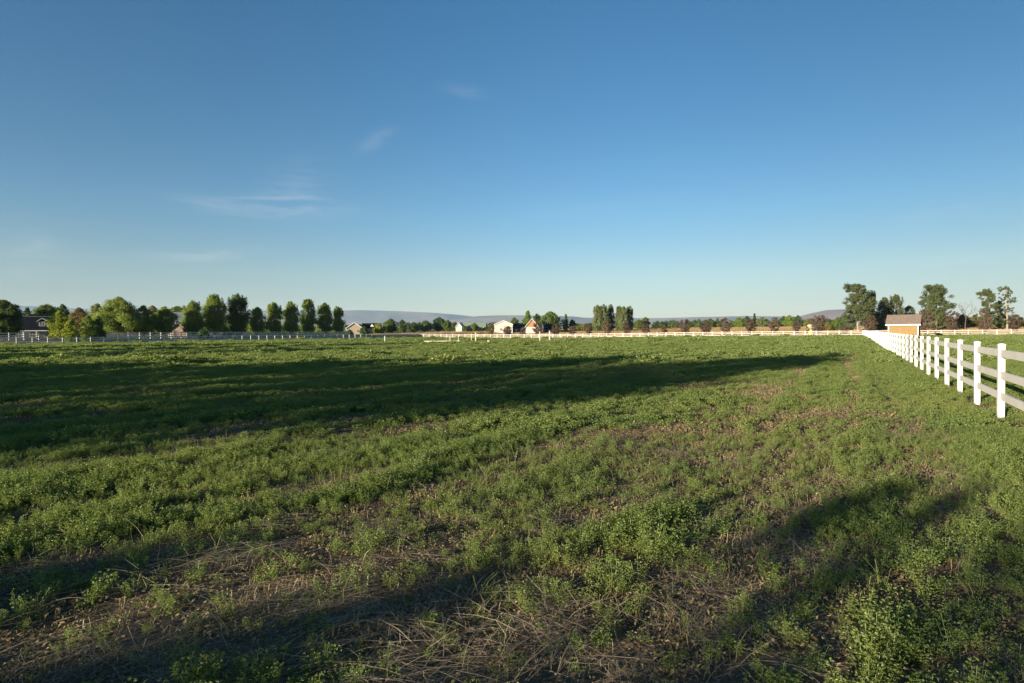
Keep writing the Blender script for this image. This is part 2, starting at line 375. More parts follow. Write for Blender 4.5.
# ------------------------------------------------------------------ trees
def leaf_quads(rng, cen, nrm, size, asp=0.6):
    n = len(cen)
    r = rng.normal(size=(n, 3)); t = np.cross(nrm, r); t /= np.linalg.norm(t, axis=1)[:, None] + 1e-9
    b = np.cross(nrm, t); s = (size * rng.uniform(0.6, 1.35, n))[:, None]
    bend = nrm * s * rng.uniform(-0.15, 0.3, n)[:, None]
    v = np.stack([cen - t * s * .5, cen + b * s * asp * .5 + bend, cen + t * s * .5, cen - b * s * asp * .5 + bend], 1).reshape(-1, 3)
    f = np.arange(4 * n).reshape(n, 4)
    return v, f
PROF = {
 'column': ([0, .08, .3, .6, .82, .94, 1], [.55, .85, 1, .9, .62, .42, .12]),
 'round':  ([0, .12, .4, .65, .85, 1], [.55, .88, 1, .92, .66, .15]),
 'shrub':  ([0, .12, .35, .65, .88, 1], [.9, 1, 1, .85, .5, .12]),
 'cone':   ([0, .1, .3, .7, 1], [.7, 1, .85, .4, .03]),
 'pole':   ([0, .1, .4, .75, .92, 1], [.6, .9, 1, .72, .4, .08]),
 'young':  ([0, .2, .55, .85, 1], [.25, .8, 1, .85, .45]),
}
def tree_meshes(seed, h, w, style, base, leaf, dens=1.0, lean=0.0):
    """crown mesh (leaf faces in clumps) and trunk mesh (tapered, with limbs) about the foot"""
    rng = np.random.RandomState(seed)
    cl = []                                # clump centre, radii
    ch = h - base
    if style in ('broad', 'tall'):         # several lobes on big limbs, sky gaps between
        nl = 11 if style == 'broad' else 10
        lobes = []
        for i in range(nl):
            t = (i + 0.5) / nl
            k = (1.0 - 0.55 * t ** 1.6) if style == 'broad' else (0.62 + 0.38 * math.sin(math.pi * (0.15 + 0.8 * t)))
            a = i * 2.4 + rng.uniform(-.5, .5); rr = w * 0.5 * k * rng.uniform(0.25, 0.68)
            lobes.append(np.array([rr * math.cos(a), rr * math.sin(a), base + ch * (0.10 + 0.78 * t)]))
        lobes.append(np.array([rng.uniform(-.08, .08) * w, 0, h - ch * 0.13]))
        for lo in lobes:
            R0 = w * rng.uniform(0.13, 0.23)
            for j in range(int(13 * dens)):
                q = rng.normal(size=3); q /= np.linalg.norm(q); q *= R0 * rng.uniform(0.35, 1.05); q[2] *= 0.8
                c = lo + q; c[2] = min(max(c[2], base), h - 0.03 * h)
                cl.append((c, R0 * rng.uniform(0.22, 0.42)))
        for j in range(int(40 * dens)):
            t = rng.rand() ** 1.2; a = rng.uniform(0, 6.28); rr = w * .36 * math.sqrt(rng.rand())
            cl.append((np.array([rr * math.cos(a), rr * math.sin(a), base + ch * .75 * t]), w * rng.uniform(.05, .085)))
        targets = lobes
    elif style == 'conifer':
        n = int(110 * dens); targets = []
        for i in range(n):
            t = rng.rand(); k = ((1 - t) * 0.95 + 0.04) * (.7 + .6 * float(vnoise(np.array(t * 7.0), np.array(i % 5 + .3), seed))); a = rng.uniform(0, 6.28)
            rr = w * .5 * k * rng.uniform(.25, 1) ** .6
            cl.append((np.array([rr * math.cos(a), rr * math.sin(a), base + ch * t * .97 - rr * .12]), w * rng.uniform(.06, .13) * (0.6 + 0.5 * (1 - t))))
    else:
        P = PROF[style]; n = int((150 if style != 'young' else 100) * dens); targets = []
        for i in range(n):
            t = rng.rand(); a = rng.uniform(0, 6.28); R0 = w * .5 * np.interp(t, *P) * (.74 + .52 * float(vnoise(np.array(a * 1.3 + seed % 50), np.array(t * 4.5 + seed % 31), seed)))
            cr = w * rng.uniform(.07, .15) * (1.15 - .35 * t)
            rr = (max(R0 - cr * .7, 0) if style != 'young' else R0 * 1.05) * rng.uniform(.12, 1) ** .5; rr *= rng.uniform(.85, 1.12)
            cl.append((np.array([rr * math.cos(a), rr * math.sin(a), base + cr * .8 + (ch - cr * 1.7) * t]), cr))
        if style in ('column', 'pole'):   # upright leaders breaking the outline
            for i in range(13):
                a = rng.uniform(0, 6.28); rr = w * rng.uniform(.03, .36); zt = h * rng.uniform(.97, 1.03) - rr * rng.uniform(.3, 1.0)
                for k in range(4):
                    cl.append((np.array([rr * math.cos(a), rr * math.sin(a), zt - k * ch * .05]), w * (.035 + .02 * k)))
            targets = [c for c, r in cl[:14]]
        else: targets = [c for c, r in cl[:12]]
    cen = []; nrm = []
    for c, r in cl:
        k = max(16, int(36 * dens * (r / (leaf * 1.6)) ** 1.7)); k = min(k, 300)
        q = rng.normal(size=(k, 3)); q /= np.linalg.norm(q, axis=1)[:, None]
        rad = r * rng.uniform(.35, 1.12, k)[:, None]
        qq = q * rad * np.array([1, 1, 1.25 if style in ('column', 'pole') else .85])
        cen.append(c + qq)
        axis_out = c - np.array([0, 0, base + ch * .4]); axis_out = axis_out / (np.linalg.norm(axis_out) + 1e-6)
        nn = q * .75 + axis_out * .35 + rng.normal(size=(k, 3)) * .45; nrm.append(nn / np.linalg.norm(nn, axis=1)[:, None])
    cen = np.concatenate(cen); nrm = np.concatenate(nrm)
    cen[:, 0] += lean * np.maximum(cen[:, 2] - base, 0)
    cen[:, 2] = np.maximum(cen[:, 2], 0.05)
    v, f = leaf_quads(rng, cen, nrm, leaf)
    crown = mesh_np('crown', v, f)
    tb = MB(); r0 = max(0.05, h * .018)
    zt = base + ch * .8
    tp = np.array([[lean * max(z - base, 0) + (rng.uniform(-.02, .02) * h if 0 < z else 0), rng.uniform(-.015, .015) * h if z > 0 else 0, z] for z in np.linspace(-.15, zt, 7)])
    tb.tube(tp, np.linspace(r0 * 1.25, r0 * .2, 7), 7)
    for tg in targets:
        tg = np.array(tg); z0 = max(base * .6, min(zt * .95, tg[2] - .5 * math.hypot(tg[0], tg[1]) - .1 * ch)); z0 = max(z0, base * .5 + .05)
        s_ = np.array([np.interp(z0, tp[:, 2], tp[:, 0]), np.interp(z0, tp[:, 2], tp[:, 1]), z0])
        mid = (s_ + tg) / 2 + np.array([0, 0, -.04 * ch])
        tb.tube([s_, mid, tg], [r0 * .45, r0 * .3, r0 * .1], 5)
    return crown, tb.mesh('trunk')
def tree(name, label, cat, px, Z, top, wpx, style, col, base=0.8, leaf=None, dens=1.0, group=None, seed=None, bark='bark', lean=0.0, pos=None, hh=None, ww=None):
    if pos is None: pos = np.array([X_at(px, Z), Z])
    Z = pos[1]; gz = g1(pos)
    h = hh if hh else z_at(px, top, Z) - gz
    k = math.cos(math.atan2(px - 512, F)) if hh is None else 1
    w = ww if ww else wpx * Z / F * k * 1.12
    leaf = leaf or max(0.16, 1.25 * Z / F)
    c, t_ = tree_meshes(seed if seed is not None else int(px * 7 + Z), h, w, style, min(base, h * .5), leaf, dens, lean)
    o = empty(name, (pos[0], pos[1], gz), 0, label=label, cat=cat, group=group)
    put('crown', c, M['l_' + col], o); put('trunk', t_, M[bark], o)
    return o

def left_row(px, w): return on_line(px, LF0 - D_ * w, R_)
G = 'leafy trees in a row along the left fence'
rowL = [
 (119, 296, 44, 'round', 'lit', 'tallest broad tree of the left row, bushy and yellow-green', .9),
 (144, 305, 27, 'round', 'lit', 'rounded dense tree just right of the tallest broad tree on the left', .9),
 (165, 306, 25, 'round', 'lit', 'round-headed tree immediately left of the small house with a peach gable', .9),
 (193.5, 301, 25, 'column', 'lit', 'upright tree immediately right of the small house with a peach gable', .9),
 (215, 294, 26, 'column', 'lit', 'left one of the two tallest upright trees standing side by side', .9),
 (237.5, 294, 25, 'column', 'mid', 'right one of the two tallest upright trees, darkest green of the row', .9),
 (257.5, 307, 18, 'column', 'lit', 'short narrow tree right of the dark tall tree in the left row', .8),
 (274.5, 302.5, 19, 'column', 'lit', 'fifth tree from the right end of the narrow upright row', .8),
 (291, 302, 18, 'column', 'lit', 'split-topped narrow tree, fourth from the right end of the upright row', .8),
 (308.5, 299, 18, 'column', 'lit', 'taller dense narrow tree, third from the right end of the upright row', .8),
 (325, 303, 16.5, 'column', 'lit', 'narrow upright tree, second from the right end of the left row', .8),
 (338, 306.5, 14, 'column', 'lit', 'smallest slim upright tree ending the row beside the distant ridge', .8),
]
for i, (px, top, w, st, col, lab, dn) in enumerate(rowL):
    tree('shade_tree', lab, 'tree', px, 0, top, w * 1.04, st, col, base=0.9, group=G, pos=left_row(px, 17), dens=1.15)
# left cluster round the dark house
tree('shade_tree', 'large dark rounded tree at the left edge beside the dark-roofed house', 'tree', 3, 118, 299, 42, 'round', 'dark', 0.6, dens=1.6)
tree('willow_bush', 'large rounded yellow-green bush just right of the dark-roofed house', 'bush', 60, 122, 310, 27, 'shrub', 'yellow', 0.15, dens=1.3)
tree('willow_bush', 'small yellow-green bush at the foot of the large rounded one', 'bush', 71, 119, 318, 17, 'shrub', 'yellow', 0.1, dens=1.1)
tree('willow_bush', 'mid-green bush between the yellow-green bush and the tallest broad tree', 'bush', 88, 123, 315, 20, 'shrub', 'fresh', 0.1, dens=1.1)
tree('willow_bush', 'dim green bush at the left foot of the tallest broad tree', 'bush', 99, 130, 315, 16, 'shrub', 'mid', 0.1)
tree('shade_tree', 'broad leafy tree rising behind the dark house roof', 'tree', 47, 190, 303, 30, 'round', 'mid', 1.5, dens=1.2)
tree('shade_tree', 'small dark tree above the left end of the dark house roof', 'tree', 28, 185, 307, 14, 'round', 'dark', 1.5)
tree('shade_tree', 'dark tree right of the broad one behind the house roof', 'tree', 63, 200, 303.5, 20, 'round', 'dark', 1.5)
tree('shade_tree', 'brownish tree behind the yellow-green bushes', 'tree', 80, 178, 307, 24, 'round', 'russet', 1.0)
tree('shade_tree', 'feathery-topped tree left of the tallest broad tree', 'tree', 97, 185, 303.5, 20, 'column', 'grey', 1.0)
tree('shade_tree', 'light green treetop behind the peach-gabled house', 'tree', 178, 230, 305.5, 34, 'round', 'fresh', 1.0, dens=1.1)
tree('shade_tree', 'treetop showing between two rounded trees left of the small house', 'tree', 153, 225, 305, 22, 'round', 'olive', 1.0)
tree('willow_bush', 'low grey-green bush left of the two tallest upright trees', 'bush', 203, 146, 329, 14, 'shrub', 'bluish', 0.1)
tree('willow_bush', 'low light green bush between the two tallest upright trees', 'bush', 227, 158, 327, 9, 'shrub', 'fresh', 0.1)
# middle distance, left of the white building
tree('round_bush', 'dark round bush before the tan house, at the right end of upright trees', 'bush', 349.5, 208, 329.5, 8, 'shrub', 'dark', 0.1)
tree('round_bush', 'dark green bush against the right wing of the tan house', 'bush', 364, 262, 326, 8, 'shrub', 'dark', 0.1)
tree('round_bush', 'bright yellow-green bush right of the tan house', 'bush', 379, 268, 323, 10, 'shrub', 'yellow', 0.1)
tree('shade_tree', 'wide dark green tree right of the yellow-green bush', 'tree', 391, 275, 318.5, 16, 'round', 'mid', 0.4, dens=1.1)
tree('shade_tree', 'very dark rounded tree right of the wide dark green one', 'tree', 402.5, 272, 319.5, 9, 'round', 'dark', 0.4)
tree('shade_tree', 'low dark tree right of the gap beneath the ridge', 'tree', 414, 280, 322, 10, 'round', 'dark', 0.4)
tree('shade_tree', 'mid-green tree left of the tallest blue-green tree beneath the ridge', 'tree', 426, 284, 320, 12, 'round', 'mid', 0.4)
tree('shade_tree', 'tallest blue-green tree in the dark clump beneath the ridge', 'tree', 439.5, 290, 317, 14, 'round', 'bluish', 0.4, dens=1.1)
tree('shade_tree', 'lighter green tree at the right side of the dark clump', 'tree', 448, 284, 320, 9, 'round', 'mid', 0.4)
tree('shade_tree', 'dark tree ending the clump beside the narrow white gable', 'tree', 455, 282, 322, 7, 'round', 'dark', 0.4)
tree('round_bush', 'small bush just right of the narrow white gable', 'bush', 465.5, 270, 326, 6, 'shrub', 'mid', 0.1)
tree('shade_tree', 'green tree in front of the pale green roofed house', 'tree', 474.5, 272, 323, 8, 'round', 'mid', 0.3)
tree('round_bush', 'dark bush right of the pale green roofed house', 'bush', 486, 275, 327, 6, 'shrub', 'dark', 0.1)
# round the orange gabled house
tree('shade_tree', 'small light green tree above the dark-roofed annex', 'tree', 514.5, 285, 317.5, 11, 'round', 'mid', 0.6)
tree('shade_tree', 'pointed green tree directly left of the orange gable peak', 'tree', 528, 280, 310.5, 15, 'cone', 'fresh', 0.6, dens=1.2)
tree('shade_tree', 'dark tree directly behind the orange gable peak', 'tree', 537, 288, 313.5, 10, 'round', 'dark', 0.6)
tree('shade_tree', 'broad domed tree right of the orange gabled house', 'tree', 551, 278, 311, 21, 'round', 'mid', 0.8, dens=1.2)
tree('shade_tree', 'pointed dark tree right of the broad domed tree', 'tree', 566, 290, 314, 8, 'cone', 'mid', 0.6)
tree('shade_tree', 'low dark tree at the right end of the domed tree group', 'tree', 572.5, 290, 319.5, 7, 'round', 'dark', 0.6)
tree('hedge', 'long low hedge running from the gabled house to the poplars', 'hedge', 583, 285, 324, 18, 'shrub', 'olive', 0.1, dens=1.2)
# poplar clump
for (px, top, w, st, lab) in [(598, 305.5, 13, 'pole', 'leftmost tall poplar of the clump in mid horizon'),
                              (604, 304.8, 11, 'pole', 'tallest poplar in the left half of the clump'),
                              (611, 305, 9, 'pole', 'slim poplar just left of the gap in the clump'),
                              (619.5, 306, 10, 'pole', 'poplar just right of the gap in the clump'),
                              (624, 307, 9, 'pole', 'middle poplar in the right half of the clump'),
                              (629.5, 306.5, 9, 'pole', 'rightmost tall poplar of the clump in mid horizon')]:
    tree('poplar', lab, 'tree', px, 262 + (px % 3) * 5, top, w, st, 'grey', 0.4, dens=1.15, group='poplars in a clump at mid horizon')
tree('shade_tree', 'low green tree right behind the poplar clump', 'tree', 639, 300, 319.5, 12, 'round', 'mid', 0.4)
tree('shade_tree', 'round tree a little right of the poplar clump', 'tree', 645.5, 305, 317, 8, 'round', 'mid', 0.8)
# far line of trees, right half
far = [(675, 320.5, 12, 'round', 'sage'), (699, 319, 9, 'cone', 'sage'), (710.5, 318.5, 9, 'round', 'dark'), (717.5, 318, 8, 'cone', 'sage'), (739, 317, 11, 'round', 'fresh'), (747, 316, 9, 'round', 'dark'),
       (754.5, 313.5, 6, 'cone', 'bluish'), (762, 317, 12, 'round', 'grey'), (784, 316, 10, 'round', 'dark'), (789.5, 315, 12, 'round', 'fresh'), (798, 315.3, 11, 'round', 'bluish'), (808, 318.5, 10, 'round', 'olive')]
flab = ['low mid-green tree in the far line, right of the small purple tree', 'pointed tree in the far line, left of the V-branched purple tree', 'dark round tree in the far line, above the V-branched purple tree',
        'pointed green tree in the far line, left of the tall purple tree', 'light green round tree in the far line, middle of the golden strip', 'dark treetop left of the spire-shaped tree in the far line',
        'thin spire-shaped tree sticking up from the far line', 'grey-green wide tree right of the spire-shaped tree', 'dark treetop left of the bright green round tree in the far line',
        'bright green round tree, the lightest in the far line', 'blue-green treetop right of the bright green round tree', 'olive tree above the small white hut']
for (px, top, w, st, col), lab in zip(far, flab):
    tree('shade_tree', lab, 'tree', px, 330 + (px * 13) % 30, top, w, st, col, 0.3)
# right-hand big trees
tree('cottonwood', 'big cottonwood with pale limbs left of the yellow shed', 'tree', 858.5, 190, 281.5, 38, 'tall', 'sage', 1.2, dens=1.7, bark='pale_bark', seed=5)
tree('shade_tree', 'dark blue-green tree against the right side of the big cottonwood', 'tree', 872, 200, 290.5, 10, 'pole', 'bluish', 1.0, dens=1.2)
tree('shade_tree', 'green tree behind the left end of the yellow shed', 'tree', 884.5, 198, 297, 22, 'round', 'sage', 0.6, dens=1.1)
tree('shade_tree', 'pointed darker tree behind the middle of the shed roof', 'tree', 896.5, 200, 295, 18, 'column', 'sage', 0.6, dens=1.1)
tree('shade_tree', 'low rounded tree behind the right end of the shed roof', 'tree', 909, 206, 305, 17, 'round', 'sage', 0.6)
tree('cottonwood', 'large spreading tree right of the yellow shed', 'tree', 936, 185, 285, 44, 'broad', 'sage', 1.5, dens=1.4, seed=12)
tree('shade_tree', 'tall dense dark tree, left one of the pair at the right edge', 'tree', 989, 180, 287, 25, 'tall', 'sage', 0.8, dens=1.6, seed=58)
tree('cottonwood', 'tall airy grey-green tree at the far right edge', 'tree', 1007, 183, 283, 23, 'tall', 'sage', 2.5, dens=0.85, bark='pale_bark', seed=31)
tree('shade_tree', 'narrow dark green tree between the dense dark tree and the airy tree', 'tree', 999, 186, 301, 9, 'pole', 'sage', 0.5)
for (px, top, w, col, lab) in [(828, 322, 14, 'olive', 'low olive bush in the far line left of the big cottonwood'), (838, 317, 12, 'mid', 'green bush touching the left side of the big cottonwood'),
                               (880, 316, 12, 'mid', 'low green bush left of the shed beneath the trees'), (963, 313.5, 16, 'olive', 'yellow-brown bush at the foot of the bare dead tree'),
                               (975, 314.5, 17, 'olive', 'yellow-brown bush just left of the tall dense dark tree'), (1003, 314, 18, 'mid', 'green bush beneath the airy tree at the right edge'),
                               (1021, 317, 16, 'olive', 'olive bush at the right edge of the picture'), (942, 314, 18, 'olive', 'bushy undergrowth beneath the large spreading tree')]:
    tree('round_bush', lab, 'bush', px, 205 + px % 5, top, w, 'shrub', col, 0.1)
# bare dead tree
dt = empty('dead_tree', (X_at(965, 188), 188, g1((X_at(965, 188), 188))), 0, label='bare dead tree with forked grey branches between the leafy tree and the dense dark tree', cat='tree')
hD = z_at(965, 299.5, 188) - dt.location[2]; tb = MB(); rg = np.random.RandomState(4)
def branch(p0, d, l, r, lv):
    d = d / np.linalg.norm(d); q = p0 + d * l * .5 + rg.normal(size=3) * l * .05; e_ = p0 + d * l
    tb.tube([p0, q, e_], [r, r * .8, r * .55], 6)
    if lv:
        for k in range(3):
            branch(q if k == 0 else e_, d + rg.normal(size=3) * .5 + np.array([0, 0, .1]), l * rg.uniform(.5, .75), r * .55, lv - 1)
branch(np.array([0, 0, -.1]), np.array([.08, 0, 1]), hD * .42, .15, 0)
for dd in ((-.45, .1, 1), (.65, -.1, .9), (.15, .3, 1)): branch(np.array([hD * .034, 0, hD * .40]), np.array(dd), hD * .26, .11, 3)
tb.build('trunk', M['bark'], dt)

# row of young purple-leaved trees behind the back fence
G2 = 'young purple-leaved trees in a row behind the far fence'
purple = [
 (491, 325, 6.5, 'reddish round bush just left of the white gabled building', 'russet'),
 (508, 326.3, 9, 'small dark young tree in front of the white gabled building', 'purple'),
 (523, 327.5, 6, 'low dark bush between the white building and the orange gabled house', 'purple'),
 (538, 322.8, 10, 'dark purple tree standing before the orange gabled house', 'purple'),
 (556, 323.5, 9, 'dark purple tree before the broad domed tree', 'purple'),
 (573, 326, 8, 'small purple tree alone before the low hedge', 'purple'),
 (589, 323, 7.5, 'purple tree at the left foot of the poplar clump', 'purple'),
 (607.5, 320.5, 9, 'purple tree before the left half of the poplar clump', 'purple'),
 (627, 322.5, 9, 'purple tree before the right half of the poplar clump', 'purple'),
 (646, 323.5, 8, 'dark red round tree, first one right of the poplar clump', 'purple'),
 (664.5, 325.5, 6, 'smallest faint reddish tree, second one right of the poplar clump', 'russet'),
 (685, 319.5, 11, 'wide purple tree, third one right of the poplar clump', 'purple'),
 (706, 321.5, 11, 'V-branched purple tree, fourth one right of the poplar clump', 'purple'),
 (726, 317.5, 10, 'tall purple tree, fifth one right of the poplar clump', 'purple'),
 (750.5, 318.5, 11, 'purple tree below the spire-shaped far tree', 'purple'),
 (773.5, 317.5, 11.5, 'purple tree left of the bright green far tree', 'purple'),
 (797, 321, 9, 'short purple tree just left of the small white hut', 'purple'),
 (818.5, 315, 15, 'widest purple tree, touching the right side of the small white hut', 'purple'),
 (844.5, 325.5, 7, 'small purple bush before the left foot of the big cottonwood', 'purple'),
 (870, 315.5, 13, 'purple tree at the right foot of the big cottonwood', 'purple'),
 (925, 309.5, 15, 'purple tree touching the right end of the yellow shed', 'purple'),
 (953, 309.5, 15, 'purple tree before the right side of the large spreading tree', 'purple'),
 (985, 309.5, 16, 'purple tree before the tall dense dark tree', 'purple'),
 (1015, 314.5, 14, 'purple tree before the airy tree at the right edge', 'purple')]
for px, top, w, lab, col in purple:
    pos = on_line(px, corner + R_ * 8, D_)
    tree('purple_tree', lab, 'tree', px, 0, top - .5, w * .9, 'young', col, base=0.8 if w > 7 else .35, group=G2, pos=pos, dens=1.0, leaf=0.26, lean=0.06 * math.sin(px))

# far wood reading as one dark mass, and far scrub
rg = np.random.RandomState(77)
def wood(name, segs, col, label, leafsz=0.95):
    cs = []; ns = []
    for (a, b_, top, Zc) in segs:
        nT = int((b_ - a) / 1.5)
        for k in range(nT):
            px = rg.uniform(a, b_); Z = Zc + rg.uniform(-30, 60); x0 = X_at(px, Z); g = g1((x0, Z))
            h = (z_at(px, top, Z) - g) * rg.uniform(.78, 1.08); w = h * rg.uniform(.7, 1.1)
            for j in range(34):
                q = rg.normal(size=3); q /= np.linalg.norm(q)
                c = np.array([x0, Z, g + h * .52]) + q * np.array([w * .4, w * .4, h * .42]) * rg.uniform(.5, 1)
                k2 = 7; dq = rg.normal(size=(k2, 3)); dq /= np.linalg.norm(dq, axis=1)[:, None]
                cs.append(c + dq * h * .1); nn = dq * .7 + q * .5; ns.append(nn / np.linalg.norm(nn, axis=1)[:, None])
    v, f = leaf_quads(rg, np.concatenate(cs), np.concatenate(ns), leafsz, .7)
    tag(put(name, mesh_np(name, v, f), M['l_' + col]), label, 'woods', kind='stuff')
wood('far_wood', [(452, 500, 322, 520), (500, 530, 321.5, 500), (575, 600, 322.5, 520), (640, 700, 320.5, 430), (690, 760, 319.5, 420), (750, 845, 318.5, 430), (1000, 1110, 318, 420), (-60, 30, 320, 420), (335, 380, 324, 520), (960, 1010, 319, 400), (405, 460, 322, 480)], 'dark', 'dark distant woods along the horizon below the hills')
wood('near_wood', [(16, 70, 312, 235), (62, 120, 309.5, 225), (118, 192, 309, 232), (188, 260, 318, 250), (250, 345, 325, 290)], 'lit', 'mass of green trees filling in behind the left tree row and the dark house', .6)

# trees and shrubs behind the photographer (they throw the long shadows over the field)
def uq(a, q): return a * U + q * V
te = math.tan(SUN_EL)
for (q, tip, a0, w, st, lab) in [
    (-13.8, 42, -26, 8.8, 'round', 'round-crowned tree outside the picture whose shadow reaches furthest across the field'),
    (-21.5, 33.5, -26, 9, 'round', 'tree outside the picture, second from the shadow tip'),
    (-28.5, 25, -27, 9, 'round', 'tree outside the picture, middle of the shading row'),
    (-36, 17, -28, 9, 'round', 'tree outside the picture beside the middle of the shading row'),
    (-41, 9, -29, 5, 'round', 'shorter tree outside the picture on the left of the shading row'),
    (-55, 36, -30, 9, 'round', 'tall tree outside the picture beyond a gap in the shading row'),
    (-63, 30, -30, 8, 'round', 'second tall tree outside the picture beyond the gap'),
    (-74, 60, -30, 10, 'round', 'broad tree outside the picture far to the left'),
    (-92, 55, -30, 12, 'round', 'broadest tree outside the picture far to the left')]:
    pos = uq(a0, q); h = (tip - a0) * te
    tree('shade_tree', lab, 'tree', 0, 0, 0, 0, st, 'mid', base=h * .06, pos=pos, hh=h, ww=w * 1.15, leaf=.42, dens=.85, seed=int(-q * 10), group='trees outside the picture')
tree('shade_tree', 'unseen airy tree added behind the photographer to dapple the foreground', 'tree', 0, 0, 0, 0, 'broad', 'mid', base=.3, pos=uq(-23, -.5), hh=33 * te, ww=3.4, leaf=.15, dens=.5, seed=21)  # unseen tree, added for its broken shade on the near ground
tree('shade_tree', 'slender open tree behind the photographer', 'tree', 0, 0, 0, 0, 'tall', 'mid', base=.3, pos=uq(-20, -1.7), hh=31.0 * te, ww=2.3, leaf=.15, dens=.55, seed=9)
for (q, tip, a0, w, lab) in [(-1.5, 3.3, -13, 1.8, 'unseen low shrub added behind the photographer to shade the near ground'), (-3.2, 3.7, -14, 2.9, 'rounded shrub behind the photographer, nearest the slender open tree'), (-5.1, 2.3, -14, 3.4, 'rounded shrub behind the photographer, second from the slender tree'),  # first shrub is an unseen extra, added to shade the bottom centre
                             (-7.3, .9, -14.5, 3.4, 'rounded shrub behind the photographer, third from the slender tree'), (-9.6, -.1, -14.5, 3.2, 'rounded shrub behind the photographer, furthest from the slender tree')]:
    h = (tip - a0) * te
    tree('round_bush', lab, 'bush', 0, 0, 0, 0, 'shrub', 'mid', base=.05, pos=uq(a0, q), hh=h, ww=w, leaf=.14, dens=.9, seed=int(-q * 20))

# ------------------------------------------------------------------ buildings
M['yellow'] = None
def mat_siding(name, col, pitch=0.18, depth=0.02):
    m = mat_plain(name, col, 0.6, 0.3, 0.06, 1.5); t, N, L = nt(m); b = pbsdf(m)
    g = N.new('ShaderNodeNewGeometry'); s = N.new('ShaderNodeSeparateXYZ'); L.new(g.outputs['Position'], s.inputs[0])
    f = N.new('ShaderNodeMath'); f.operation = 'MULTIPLY'; f.inputs[1].default_value = 1 / pitch; L.new(s.outputs[2], f.inputs[0])
    fr = N.new('ShaderNodeMath'); fr.operation = 'FRACT'; L.new(f.outputs[0], fr.inputs[0])
    bp = N.new('ShaderNodeBump'); bp.inputs['Strength'].default_value = 1; bp.inputs['Distance'].default_value = depth; bp.invert = True
    L.new(fr.outputs[0], bp.inputs['Height']); L.new(bp.outputs[0], b.inputs['Normal']); return m
M['yellow'] = mat_siding('yellow_siding', (0.20, 0.122, 0.030))
M['cream'] = mat_siding('cream_siding', (0.40, 0.36, 0.28))
M['wwall'] = mat_siding('white_siding', (0.48, 0.45, 0.38))
M['tan'] = mat_siding('tan_siding', (0.32, 0.26, 0.18))
M['orange'] = mat_siding('orange_boards', (0.34, 0.155, 0.065))
M['peach'] = mat_siding('peach_siding', (0.30, 0.215, 0.16))
M['bluewall'] = mat_siding('slate_siding', (0.05, 0.06, 0.085))
M['shingle'] = mat_plain('brown_shingle', (0.185, 0.145, 0.115), 0.9, 0.2, 0.15, 3, 0.4, 9)
M['darkroof'] = mat_plain('dark_shingle', (0.010, 0.013, 0.020), 0.9, 0.05, 0.15, 3, 0.4, 9)
M['greyroof'] = mat_plain('grey_shingle', (0.16, 0.19, 0.23), 0.9, 0.2, 0.15, 3, 0.4, 9)
M['greenroof'] = mat_plain('green_metal_roof', (0.20, 0.26, 0.20), 0.5, 0.4, 0.1, 1)
M['glass'] = mat_plain('window_glass', (0.03, 0.035, 0.045), 0.1, 0.6, 0.05, 1)
M['trim'] = mat_plain('white_trim', (0.62, 0.60, 0.54), 0.5, 0.3, 0.05, 2)
M['door'] = mat_plain('brown_door', (0.12, 0.08, 0.06), 0.5, 0.3, 0.1, 2)

def gable_front(mb, w, d, he, hr, y):  # pentagon wall at y
    return mb.poly([(-w / 2, y, -.1), (w / 2, y, -.1), (w / 2, y, he), (0, y, hr), (-w / 2, y, he)])
def slab(mb, a, b, c, d, th):   # roof slab from 4 corner points, thickness downward
    a, b, c, d = map(np.array, (a, b, c, d)); z = np.array([0, 0, -th])
    v = np.array([a, b, c, d, a + z, b + z, c + z, d + z])
    return mb.add(v, [[0, 1, 2, 3], [7, 6, 5, 4], [0, 4, 5, 1], [1, 5, 6, 2], [2, 6, 7, 3], [3, 7, 4, 0]])
def win(parent, x, y, z, w, h, nx=0, ny=-1, door=False):
    """window (or door) on a wall whose outside is (nx,ny)"""
    fr = MB(); th = .07
    def bx(dx, dz, sx_, sz_, sy_=.06, off=.03):
        cx = x + (dx if ny else 0) + nx * off; cy = y + (dx if nx else 0) + ny * off
        return (cx, cy, z + dz), ((sx_, sy_, sz_) if ny else (sy_, sx_, sz_))
    for a_ in ((-w / 2 - th / 2, 0, th, h), (w / 2 + th / 2, 0, th, h), (0, h / 2 + th / 2, w + 2 * th, th), (0, -h / 2 - th / 2, w + 2 * th, th)): fr.box(*bx(*a_))
    if not door: fr.box(*bx(0, 0, .05, h)); fr.box(*bx(-w / 4 - .012, 0, w / 2 - .03, .05)); fr.box(*bx(w / 4 + .012, 0, w / 2 - .03, .05))
    o = fr.build('door_frame' if door else 'window', M['trim'], parent)
    pn = MB().box(*bx(0, 0, w, h, .02, .012)).build('door' if door else 'pane', M['door'] if door else M['glass'], o)
    return o
